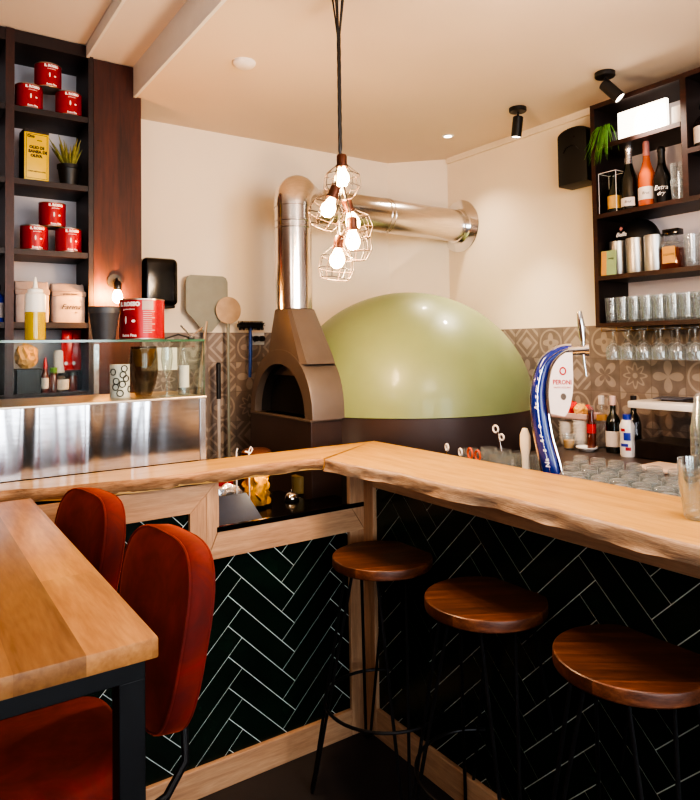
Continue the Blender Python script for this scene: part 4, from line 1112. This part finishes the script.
# generic glasses
def glass(name, prof, mat, label, cat, loc, group, rz=0):
    o = MB().lathe(prof, 20).build(name, mat); o.location = loc; tag(o, label, cat, group); return o
def copies(o, locs, labels=None, group=None):
    for i, p in enumerate(locs):
        c = o.copy(); COL.objects.link(c); c.location = p
        if labels: c['label'] = labels[i] if isinstance(labels, list) else labels
        if group: c['group'] = group
tumb = [(0, 0), (.026, 0), (.030, .01), (.033, .085), (.0315, .085), (.0285, .014), (0, .012)]
st_t = [(0, 0), (.028, 0), (.030, .02), (.036, .10), (.0345, .10), (.028, .022), (0, .014)]
g = glass('stacked_tumbler', st_t, M['thin'], 'clear tumbler at the bottom of the stack right of the script bottle', 'glass', (2.955, 1.642, SHZ['B']), 'tumblers stacked beside the script bottle')
copies(g, [(2.955, 1.642, SHZ['B']+.075)], ['clear tumbler stacked on top, right of the script bottle'])
champ2 = bottle_thing('spirit_bottle', 'squat clear spirit bottle with white label on the higher right hand shelf', 'bottle', (2.95, 1.515, SHZ['E']), [(0, 0), (.042, 0), (.044, .11), (.03, .135), (.013, .15), (.013, .175)], M['thind'], [('paper_label', [(.0446, .02), (.0446, .095)], M['label_w']), ('stopper', [(.018, .172), (.018, .195), (0, .196)], M['blackp'])])
bottle_thing('spirit_bottle', 'dark whisky bottle at the right frame edge of the higher shelf', 'bottle', (2.95, 1.41, SHZ['E']), [(0, 0), (.038, 0), (.038, .13), (.014, .17), (.013, .22)], M['amber'], [('paper_label', [(.0386, .03), (.0386, .1)], M['label_y']), ('stopper', [(.016, .215), (.016, .245), (0, .246)], M['blackp'])])
# shelf C
zc_ = SHZ['C']
can = thing('steel_canister', 'brushed steel canister farthest left of three, behind the mint card', 'canister', (2.975, 1.972, zc_), 0, 'steel canisters in a row')
MB().lathe([(0, 0), (.044, 0), (.045, .003), (.045, .170), (.043, .172), (.041, .170), (.041, .01), (0, .01)], 36).build('cylinder', M['canm'], can)
dup(can, (2.955, 1.866, zc_), 0, 'brushed steel canister in the middle of the three, under the cap')
dup(can, (2.95, 1.768, zc_), 0, 'brushed steel canister on the right, beside the amber liqueur')
t = thing('mint_card', 'small mint green printed card standing in front of the left canister', 'card', (2.905, 1.985, zc_))
MB().prism([(0, -.042, 0), (0, .042, 0), (.008, .042, .125), (.008, -.042, .125)], (.003, 0, 0)).build('card', M['mintc'], t, smooth=False)
MB().prism([(-.001, .012, .002), (-.001, .042, .002), (.0068, .042, .123), (.0068, .012, .123)], (.001, 0, 0)).build('photo_strip', M['label_y'], t, smooth=False)
MB().text('menu', .014, FX(.003, -.014, .085), .0003).build('card_print', M['ink'], t, smooth=False)
t = thing('flat_cap', 'black baseball cap with small pink emblem resting behind the canisters', 'cap', (3.05, 1.91, zc_+.0))
bm_ = MB(); r_ = bmesh.ops.create_uvsphere(bm_.bm, u_segments=32, v_segments=16, radius=1)
for v in r_['verts']: v.co = Vector((v.co.x*.072, v.co.y*.112, max(v.co.z, -.1)*.115+.17))
bm_.build('crown', M['blackp'], t)
MB().loft([[(-.045-.035*math.cos(a)*w_, .10*math.sin(a)*w_, z) for a in [PI*(q/12-.5) for q in range(13)]] for w_, z in ((1, .17), (1.0, .166))], cap=False, closed=False).build('brim', M['blackp'], t)
MB().box((-.025, -.08, 0), (.06, .08, .155), .01).build('folded_base', M['blackp'], t)
m = MB().text('Bella', .03, FX(-.0765, .045, .205), .001, shear=.3, bold=.0006); m.build('white_script', M['inkw'], t, smooth=False)
MB().poly([(-.0755, .045, .245), (-.0755, .034, .234), (-.0755, .045, .223), (-.0755, .056, .234)]).build('pink_emblem', M['pink'], t, smooth=False)
t = thing('liqueur_bottle', 'square amber liqueur bottle with yellow label and wide black cap', 'bottle', (2.955, 1.678, zc_))
MB().box((-.036, -.045, 0), (.036, .045, .10), .008).build('amber_liquid', M['amber'], t)
MB().box((-.037, -.046, .099), (.037, .046, .128), .012).lathe([(.03, .12), (.022, .14), (.016, .15), (.016, .165)], 24).build('clear_shoulder', M['thin'], t)
MB().box((-.026, -.038, .160), (.026, .038, .188), .004).build('cap', M['gblack'], t)
MB().box((-.0385, -.030, .028), (-.0365, .032, .105)).build('paper_label', M['label_y'], t, smooth=False)
MB().text('LIQUORE', .013, FX(-.0388, 0, .068), .0003).build('label_print', M['ink'], t, smooth=False)
tall = [(0, 0), (.026, 0), (.030, .03), (.034, .15), (.0325, .15), (.027, .03), (0, .02)]
g = glass('tall_glass', tall, M['thin'], 'first tall clear glass right of the amber liqueur bottle', 'glass', (2.955, 1.592, zc_), 'tall glasses beside the liqueur')
copies(g, [(2.955, 1.592-.075*k, zc_) for k in range(1, 4)], 'tall clear glass in the row at the right frame edge')
# shelf D: rows of tumblers
cg = [(0, 0), (.024, 0), (.027, .012), (.031, .125), (.0295, .125), (.024, .015), (0, .012)]
g = glass('shelf_glass', cg, M['thin'], 'clear tall glass at the left end of the lowest shelf', 'glass', (2.93, 1.990, SHZ['D']), 'rows of glasses on the lowest shelf')
L_ = []
for row, x in enumerate((2.93, 2.995, 3.06)):
    for k in range(12):
        y = 1.992-.064*k-(.0 if row % 2 == 0 else .01)
        if (row, k) != (0, 0): L_.append((x, y, SHZ['D']))
copies(g, L_, 'clear tall glass standing in the packed rows on the lowest shelf')
# hanging wine glasses below
wg = [(0, 0), (.031, -.001), (.031, -.003), (.005, -.008), (.0035, -.05), (.010, -.062), (.029, -.085), (.034, -.115), (.030, -.150), (.029, -.150), (.032, -.115), (.026, -.087), (0, -.066)]
wg = [(r*1.12, z) for r, z in wg]
g = glass('hanging_wine_glass', wg, M['thin'], 'leftmost upside down wine glass hanging under the shelf unit', 'glass', (2.93, 1.985, 1.668), 'wine glasses hanging under the shelves')
L_ = [(x, 1.985-.082*k, 1.668) for x in (2.93, 3.03) for k in range(10)][1:]
copies(g, L_, 'upside down wine glass hanging in the rack below the bottom shelf')
t = thing('glass_rack', 'thin metal hanger rails for wine glasses under the bottom shelf', 'rack', (2.98, 1.5, 1.679))
m = MB()
for k in range(11):
    y = 1.985+.041-.082*k-1.5
    m.tube([(-.085, y, -.001), (-.085, y, -.018), (.13, y, -.018), (.13, y, -.001)], .0022, 6)
m.build('rack_rail', M['brass'], t) 

# ------------------------------------------------------------------ speaker
t = thing('wall_speaker', 'black arched top loudspeaker mounted high on the right wall by the shelves', 'speaker', (XR, 2.232, 2.455))
P = []
W2 = .095
for k in range(13):
    a = PI*k/12; P.append((W2*math.cos(a), .270+.038*math.sin(a)))
P = [(W2, .0), *P, (-W2, .0)]
m = MB()
R_ = []
for x, ins in ((-.182, .012), (-.19, .02), (-.178, .0), (-.05, .0), (-.02, .02)):
    pass
def prof(x, ins): return [(x, y*(1-ins/W2), .16+(z-.16)*(1-ins/.16)) for y, z in P]
m.loft([prof(-.188, .016), prof(-.182, .004), prof(-.172, 0), prof(-.06, 0), prof(-.025, .018)]); m.build('cabinet', M['spk'], t, ang=40)
MB().tube([(-.188, .05, .175), (-.1895, .03, .200), (-.188, .0, .206), (-.1895, -.03, .200), (-.188, -.05, .175)], .003, 6).lathe([(0, 0), (.004, 0), (.004, .003), (0, .003)], 12, rot=(0, -PI/2, 0), loc=(-.188, -.02, .25)).build('horn_trim', M['gblack'], t)
MB().box((-.03, -.04, .08), (0, .04, .2), .004).build('wall_bracket', M['blackp'], t)

# ------------------------------------------------------------------ beer tap
t = thing('beer_tap', 'curved deep blue beer tap column with white oval badge and chrome handle', 'beer tap', (1.95, 1.570, CZ), .62)
t.scale = (1, .80, 1)
def bp_(k):   # centre line in (y, z): k 0..1
    tab_y = [(0, .015), (.25, .045), (.5, .082), (.7, .068), (.85, .012), (1, -.075)]
    tab_z = [(0, 0), (.25, .125), (.5, .28), (.7, .395), (.85, .475), (1, .512)]
    return interp(tab_y, k), interp(tab_z, k)
def cr(pts, n):
    out = []
    P_ = [pts[0]]+pts+[pts[-1]]
    for i in range(1, len(P_)-2):
        for q in range(n):
            s_ = q/n; a, b, c, d = P_[i-1], P_[i], P_[i+1], P_[i+2]
            out.append(tuple(.5*((2*b[j])+(-a[j]+c[j])*s_+(2*a[j]-5*b[j]+4*c[j]-d[j])*s_*s_+(-a[j]+3*b[j]-3*c[j]+d[j])*s_**3) for j in range(len(a))))
    out.append(pts[-1]); return out
path = cr([(.0, .0, .046), (.018, .10, .044), (.045, .20, .040), (.060, .30, .038), (.058, .375, .034), (.03, .455, .028), (-.03, .500, .020), (-.085, .512, .014)], 6)
rings = []; rim = []
for i, (y, z, w) in enumerate(path):
    a, b = path[max(i-1, 0)], path[min(i+1, len(path)-1)]
    d = Vector((0, b[0]-a[0], b[1]-a[1])).normalized(); nrm = Vector((0, -d.z, d.y))  # left normal
    c = Vector((0, y, z)); R_ = []
    for q in range(20):
        an = 2*PI*q/20; R_.append(c+nrm*(w*math.cos(an))+Vector((1, 0, 0))*(w*.75*math.sin(an)))
    rings.append(R_)
MB().loft(rings).build('blue_column', M['blue'], t)
m = MB()
for off, xo in ((-1.0, -.0), (.15, -.75)):
    pts = []
    for i, (y, z, w) in enumerate(path):
        a, b = path[max(i-1, 0)], path[min(i+1, len(path)-1)]
        d = Vector((0, b[0]-a[0], b[1]-a[1])).normalized(); nrm = Vector((0, -d.z, d.y))
        pts.append(Vector((xo*w, y, z))+nrm*w*off*(-1 if off < 0 else 1)*(-1))
    if off < 0: m.tube([p for p in pts], .006, 8)
    else: m.tube(pts, .0015, 6)
m.tube([Vector((-.5*w, y-w*.95, z)) for (y, z, w) in path], .005, 8)
m.build('chrome_trim', M['chrome'], t)
# white oval badge
P = []
for k in range(25):
    a = PI*.5+PI*k/24
    P.append((-.075-(.0)+.098*(-math.cos(a))*(1-.12*math.sin(a)), .385+.102*math.sin(a)))
# outline: curved left, straight right
L_ = [(.075*math.sin(PI*k/20)**.8, .50-.215*k/20) for k in range(21)]
Pb = []
for (y, z, w) in path[15:38]: Pb.append((y-w*1.05-.004, min(z, .500)))
Pb = [(y, z) for y, z in Pb if z > .27]
Pb = [(-.050, .276)]+[(y-.004, z) for y, z in Pb]+[(-.088, .500), (-.088, .40), (-.085, .36), (-.076, .32), (-.062, .288)]
bd = MB().prism([(-.048, y, z) for y, z in Pb], (.014, 0, 0)).build('white_badge', M['badge'], t, smooth=False)
MB().text('PERONI', .023, FX(-.0482, -.042, .395), .0004, bold=.0006).text('NASTRO AZZURRO', .0082, FX(-.0482, -.042, .377), .0004).build('red_lettering', M['inkr'], bd, smooth=False)
MB().ring((-.0485, -.046, .435), .012, .0028, 20, 6, rot=(0, PI/2, 0)).build('red_crest', M['inkr'], bd)
MB().lathe([(0, 0), (.012, 0), (.012, .0008), (0, .0008)], 20, rot=(0, -PI/2, 0), loc=(-.0481, -.046, .345)).build('grey_seal', M['tin'], bd)
# script up the column
m = MB(); txt = 'Nastro Azzurro'
for i, ch in enumerate(txt):
    k = 6+int(i*24/len(txt)); y, z, w = path[min(k, len(path)-2)]; a, b = path[k-1], path[k+1]
    ang = math.atan2(b[1]-a[1], -(b[0]-a[0]))
    m.text(ch, .026, Matrix.Translation((-w*.72-.001, y+.010, z)) @ Matrix.Rotation(-PI/2, 4, 'Z') @ Matrix.Rotation(PI/2, 4, 'X') @ Matrix.Rotation(ang, 4, 'Z'), .0006, shear=.3, bold=.0006)
m.build('white_script', M['inkw'], t, smooth=False)
MB().tube([(0, -.07, .505), (0, -.150, .508)], .017, 20).tube([(0, -.140, .508), (0, -.157, .508)], .022, 20).build('tap_barrel', M['chrome'], t)
MB().tube([(0, -.130, .505), (-.004, -.135, .46), (-.004, -.142, .415)], [.008, .006, .005], 12).build('spout', M['chrome'], t)
MB().tube([(0, -.132, .52), (0, -.132, .545)], .009, 12).tube([(0, -.132, .54), (0, -.127, .59), (0, -.119, .645)], [.012, .0165, .011], 14).build('handle', M['chrome'], t)
MB().lathe([(0, 0), (.055, 0), (.055, .012), (.04, .02), (0, .02)], 28).build('foot', M['chrome'], t)

# ------------------------------------------------------------------ glasses drying on the counter
bg = [(0, .082), (.022, .082), (.028, .078), (.033, .004), (.034, 0), (.0325, 0), (.0265, .072), (0, .074)]
g = glass('upturned_tumbler', bg, M['thin'], 'upside down tumbler beside the foot of the beer tap', 'glass', (1.93, 1.50, CZ), 'upturned tumblers on the back counter')
L_ = []
for r_i, x in enumerate((1.89, 1.965, 2.04, 2.115, 2.19, 2.265)):
    for k in range(13):
        y = 1.50+.0-.078*k+(.02 if r_i % 2 else 0)+.035*r_i
        if y > .72 and (r_i, k) != (0, 0) and not (r_i < 2 and k == 0): L_.append((x+random.uniform(-.004, .004), y+random.uniform(-.004, .004), CZ))
copies(g, L_, 'upside down tumbler drying in the rows between tap and glass stacks')
wm = [(0, 0), (.030, 0), (.033, .01), (.034, .10), (.0325, .10), (.030, .012), (0, .01)]
g = glass('counter_glass', wm, M['thin'], 'clear beer glass left of the tap beside the bottle openers', 'glass', (1.99, 1.80, CZ), 'clear glasses left of the beer tap')
copies(g, [(x, y, CZ) for x, y in ((1.98, 1.875), (1.98, 1.95), (2.06, 1.76), (2.06, 1.84), (2.06, 1.92), (1.91, 1.77), (2.06, 2.0), (1.97, 2.02))], 'clear beer glass standing left of the beer tap')
o = MB().lathe([(0, 0), (.016, 0), (.017, .11), (.025, .15), (.024, .19), (.012, .215), (0, .217)], 20).build('tap_paddle', M['pvc']); o.location = (1.95, 1.705, CZ); o.scale = (.5, 1, 1); tag(o, 'frosted white paddle shaped foam scraper beside the blue tap column', 'scraper')
def opener(y, label, mat, zz=.1, r=.014, x=1.93, rz=0):
    t = thing('bottle_opener', label, 'opener', (x, y, CZ), rz, 'bottle openers behind the bar')
    MB().ring((0, 0, zz), r, .0042, 20, 8, rot=(PI/2, 0, PI/2-.3)).build('ring_head', mat, t)
    MB().tube([(0, 0, 0), (0, 0, zz-r)], .0045, 8).build('stem', M['chrome'], t)
opener(2.116, 'white ringed bottle opener nearest the oven base', M['inkw'], .098)
opener(2.035, 'leaning white bottle opener between the oven side ring and orange ring', M['inkw'], .088)
opener(1.978, 'orange ringed opener, left of the two orange ones', M['orange'], .090, .020)
opener(1.935, 'orange ringed opener, right of the two orange ones', M['orange'], .086, .020)
t = thing('bar_scissors', 'pair of scissors with open white loops standing among the glasses', 'scissors', (2.03, 1.90, CZ))
MB().ring((0, .03, .185), .014, .004, 20, 8, rot=(PI/2, .4, PI/2)).ring((0, -.002, .155), .012, .004, 20, 8, rot=(PI/2, -.3, PI/2)).build('loop_handles', M['inkw'], t)
MB().tube([(0, .02, .175), (0, 0, .10), (0, -.01, .0)], .004, 8).build('blades', M['chrome'], t)
bottle_thing('pourer_bottle', 'small dark bottle with pointed white pourer among the clear glasses', 'bottle', (1.97, 2.075-.06, CZ), [(0, 0), (.018, 0), (.018, .06), (.008, .08), (.008, .09)], M['bottle'], [('white_pourer', [(.009, .088), (.007, .10), (.003, .118), (0, .119)], M['inkw'])]) if False else None

# ------------------------------------------------------------------ back counter goods
def cup_stack(x, y, n, label):
    t = thing('ramekin', label % 'bottom', 'cup', (x, y, CZ), 0, 'nested white ramekins')
    t_ = MB().lathe([(0, 0), (.030, 0), (.034, .004), (.040, .034), (.043, .036), (.043, .040), (.040, .040), (.036, .034), (.030, .008), (0, .008)], 28, wob=lambda k, z: 1+.012*(k % 2)).build('cup_body', M['ceramic'], t)
    for k in range(1, n): dup(t, (x, y, CZ+.0165*k), 0, (label % ('top' if k == n-1 else 'middle')), 'nested white ramekins')
cup_stack(2.90, 2.165, 7, 'white ribbed ramekin at the %s of the right hand stack')
cup_stack(2.93, 2.275, 6, 'white ribbed ramekin at the %s of the stack behind the tap badge')
t = thing('snack_tray', 'pale pink plastic tray on top of the ramekin stacks', 'tray', (2.93, 2.215, CZ+.143))
MB().box((-.06, -.11, 0), (.06, .11, .006), .002).box((-.065, -.115, .004), (-.058, .115, .03), .002).box((.058, -.115, .004), (.065, .115, .03), .002).box((-.065, -.115, .004), (.065, -.108, .03), .002).box((-.065, .108, .004), (.065, .115, .03), .002).build('tray', M['pinkp'], t, smooth=False)
crumple(.09, .10, .085, M['redbag'], 21, 'snack_bag', 'shiny red snack bag lying on the pink tray', 'bag', (2.915, 2.25, CZ+.151))
crumple(.07, .07, .07, M['yelbag'], 22, 'snack_bag', 'orange and yellow snack wrapper beside the red bag on the pink tray', 'bag', (2.90, 2.165, CZ+.151))
crumple(.07, .06, .06, M['redbag'], 25, 'snack_bag', 'small red wrapper at the back of the pink tray', 'bag', (2.96, 2.17, CZ+.151))
t = thing('saucer', 'small white saucer in front of the dark bottles', 'saucer', (2.82, 2.075, CZ))
MB().lathe([(0, 0), (.03, 0), (.052, .016), (.052, .021), (.03, .008), (0, .008)], 32).build('plate', M['ceramic'], t)
t = thing('shot_glass', 'small glass with a yellow drink beside the saucer', 'glass', (2.80, 2.165, CZ))
MB().lathe([(0, 0), (.025, 0), (.03, .055), (.034, .075), (.033, .075), (.024, .006), (0, .006)], 24).build('glass_wall', M['thin'], t)
MB().lathe([(0, .007), (.023, .007), (.027, .045), (0, .045)], 24).build('yellow_drink', M['label_y'], t)
def wine(label, x, y, h, r, mat, cap, lab, labz, cap_name='cap'):
    k = h/.3
    return bottle_thing('wine_bottle', label, 'bottle', (x, y, CZ), [(0, 0), (r, 0), (r, .15*k), (r*.8, .185*k), (.013, .21*k), (.0125, .27*k)], mat, [(cap_name, [(.0145, .25*k), (.0145, .298*k), (0, .3*k)], cap)]+([('paper_label', [(r+.0006, labz[0]), (r+.0006, labz[1])], lab)] if lab else []), group='bottles on the back counter')
wine('dark green bottle with white label and pale cap, left of the white plastic bottle', 2.88, 1.965, .275, .036, M['bottle'], M['pinkp'], M['label_w'], (.03, .105))
wine('tall plain dark bottle just behind the white plastic bottle', 2.96, 1.905, .275, .033, M['bottle'], M['ink'], None, None)
wine('slim clear bottle with an orange round label, leftmost of the tall bottles', 2.96, 2.085, .265, .026, M['thin'], M['label_w'], M['label_y'], (.14, .17))
wine('slim clear bottle with pale blue shine in the middle of the group', 2.97, 2.055-.02, .265, .026, M['thin'], M['silverf'], None, None)
wine('short red labelled sauce bottle beside the ramekin stack', 2.86, 2.075, .22, .022, M['amber'], M['thin'], M['redbag'], (.085, .13))
t = thing('plastic_bottle', 'white plastic bottle with blue cap and blue red label', 'bottle', (2.83, 1.858, CZ))
MB().lathe([(0, 0), (.032, 0), (.034, .01), (.034, .06), (.031, .085), (.034, .11), (.034, .145), (.024, .168), (.017, .172)], 32).build('bottle_body', M['ceramic'], t)
MB().lathe([(.019, .170), (.019, .192), (.016, .196), (0, .196)], 24).build('blue_cap', M['bluecap'], t)
m = MB(); r_ = .0352; a0 = PI+.35
def arcq(a, da, z, dz, mm_, r_=.0354):
    P_ = [(r_*math.cos(a-da*(1-2*q/6)), r_*math.sin(a-da*(1-2*q/6))) for q in range(7)]
    for (xa_, ya), (xb_, yb) in zip(P_, P_[1:]): mm_.poly([(xa_, ya, z-dz), (xb_, yb, z-dz), (xb_, yb, z+dz), (xa_, ya, z+dz)])
arcq(a0+.2, .45, .095, .018, m); arcq(a0-.2, .5, .055, .007, m); m.build('blue_print', M['bluecap'], t, smooth=False)
m = MB(); arcq(a0-.35, .3, .125, .007, m); arcq(a0+.3, .35, .038, .008, m); m.build('red_print', M['inkr'], t, smooth=False)
# acrylic organiser with white lid
t = thing('lidded_organiser', 'clear acrylic container with thick white lid on the back counter', 'container', (2.93, 1.70, CZ))
MB().box((-.10, -.145, .0), (.12, .120, .08), .004).build('dark_contents', M['smoke'], t, smooth=False)
MB().box((-.115, -.160, .0), (.14, .130, .228), .003).build('clear_walls', M['thind2'], t, smooth=False)
MB().box((-.125, -.172, .229), (.15, .138, .262), .006).build('white_lid', M['ceramic'], t)
t = thing('paper_stack', 'dark printed papers lying on the white lid of the organiser', 'papers', (2.96, 1.66, CZ+.2625))
MB().box((-.07, -.10, 0), (.09, .06, .008)).build('dark_folder', M['ink'], t, smooth=False)
MB().box((-.06, -.02, .008), (.08, .11, .012), rot=(0, 0, .2)).build('grey_sheet', M['slate'], t, smooth=False)
t = thing('pale_board', 'pale rounded cutting board lying in front of the organiser', 'board', (2.64, 1.545, CZ))
MB().box((-.085, -.10, 0), (.085, .10, .018), .007, 3).build('board', M['board'], t)

# ------------------------------------------------------------------ nested ribbed glasses on the bar top
def ribbed(seg=40):
    def wob(k, z): return 1+(.018 if z < .085 and z > .008 else 0)*math.cos(PI*k)
    return [(0, 0), (.026, 0), (.031, .006), (.041, .088), (.043, .092), (.0435, .120), (.0420, .120), (.040, .092), (.029, .012), (0, .010)], wob
pf, wob = ribbed()
zt0 = ZT+.001
g = MB().lathe([(r*.98, z*.92) for r, z in pf], 40, wob=wob).build('ribbed_glass', M['ribg']); g.location = (1.645, .893, zt0)
tag(g, 'lowest of the nested upright ribbed glasses at the right end of the bar', 'glass', 'upright ribbed glasses on the bar top')
for k, lb in ((1, 'middle of the three nested upright ribbed glasses on the bar'), (2, 'top one of the three nested upright ribbed glasses on the bar')):
    c = g.copy(); COL.objects.link(c); c.location = (1.645, .893, zt0+.019*k); c['label'] = lb
me = g.data.copy(); me.transform(Matrix.Translation((0, 0, .13)) @ Matrix.Rotation(PI, 4, 'X'))
n = 8
for k in range(n):
    c = bpy.data.objects.new('ribbed_glass', me); COL.objects.link(c); c.location = (1.755, .918, zt0+.0245*k)
    tag(c, 'lowest upturned ribbed glass of the tall stack at the right edge' if k == 0 else 'topmost upturned ribbed glass of the tall stack at the right edge' if k == n-1 else 'upturned ribbed glass nested in the middle of the tall stack', 'glass', 'upturned ribbed glasses on the bar top')
# ------------------------------------------------------------------ lights
def area(name, loc, rot, sx, sy, power, color):
    l = bpy.data.lights.new(name, 'AREA'); l.shape = 'RECTANGLE'; l.size, l.size_y = sx, sy; l.energy = power; l.color = color
    o = bpy.data.objects.new(name, l); COL.objects.link(o); o.location = loc; o.rotation_euler = rot; return o
def point(name, loc, power, color, r=.03):
    l = bpy.data.lights.new(name, 'POINT'); l.energy = power; l.color = color; l.shadow_soft_size = r
    o = bpy.data.objects.new(name, l); COL.objects.link(o); o.location = loc; return o
def spot(name, loc, target, power, color, ang=60, blend=.6, r=.02):
    l = bpy.data.lights.new(name, 'SPOT'); l.energy = power; l.color = color; l.spot_size = math.radians(ang); l.spot_blend = blend; l.shadow_soft_size = r
    o = bpy.data.objects.new(name, l); COL.objects.link(o); o.location = loc
    o.rotation_euler = (Vector(target)-Vector(loc)).to_track_quat('-Z', 'Y').to_euler(); return o
W = bpy.data.worlds.new('world'); SC.world = W; W.use_nodes = True
W.node_tree.nodes['Background'].inputs[0].default_value = (.75, .86, 1, 1); W.node_tree.nodes['Background'].inputs[1].default_value = 3.0
for i, (x, pw) in enumerate(((-1.7, 10), (-.1, 28), (1.5, 40))):  # area lamps added at the unseen rear windows to brighten the room
    area('window_daylight', (x, -2.98, 1.65), (PI/2, 0, PI), 1.15, 1.8, pw, (.90, .94, 1)).rotation_euler = (PI/2, 0, 0)
WARM = (1, .78, .56)
for p in PEND: point('pendant_glow', p, 9, (1, .70, .42), .03)
point('ceiling_glow', (-1.0, .2, 2.4), 24, (1, .84, .68), .25)  # added fill lamps without a visible fitting, brighten ceiling and room
point('ceiling_glow', (1.5, .7, 2.25), 36, (1, .82, .70), .25)
for p, t in SPOTS: spot('spot_beam', p, t, 60, (1, .86, .7), 70, .8)
spot('recessed_beam', (2.808, 3.014, 2.885), (2.75, 2.9, 0), 25, (1, .84, .66), 110, 1)
point('worktop_glow', (1.30, 2.60, 1.085), .8, (1, .8, .55), .02)
point('sconce_glow', SCONCE, 10, (1, .42, .10), .02)
SC.view_settings.view_transform = 'AgX'
SC.view_settings.look = 'AgX - High Contrast'
SC.view_settings.exposure = 0.5
SC.cycles.use_denoising = True
SC.cycles.max_bounces = 12; SC.cycles.transparent_max_bounces = 24; SC.cycles.transmission_bounces = 12; SC.cycles.glossy_bounces = 6
SC.cycles.sample_clamp_indirect = 6
SC.cycles.caustics_reflective = False; SC.cycles.caustics_refractive = False
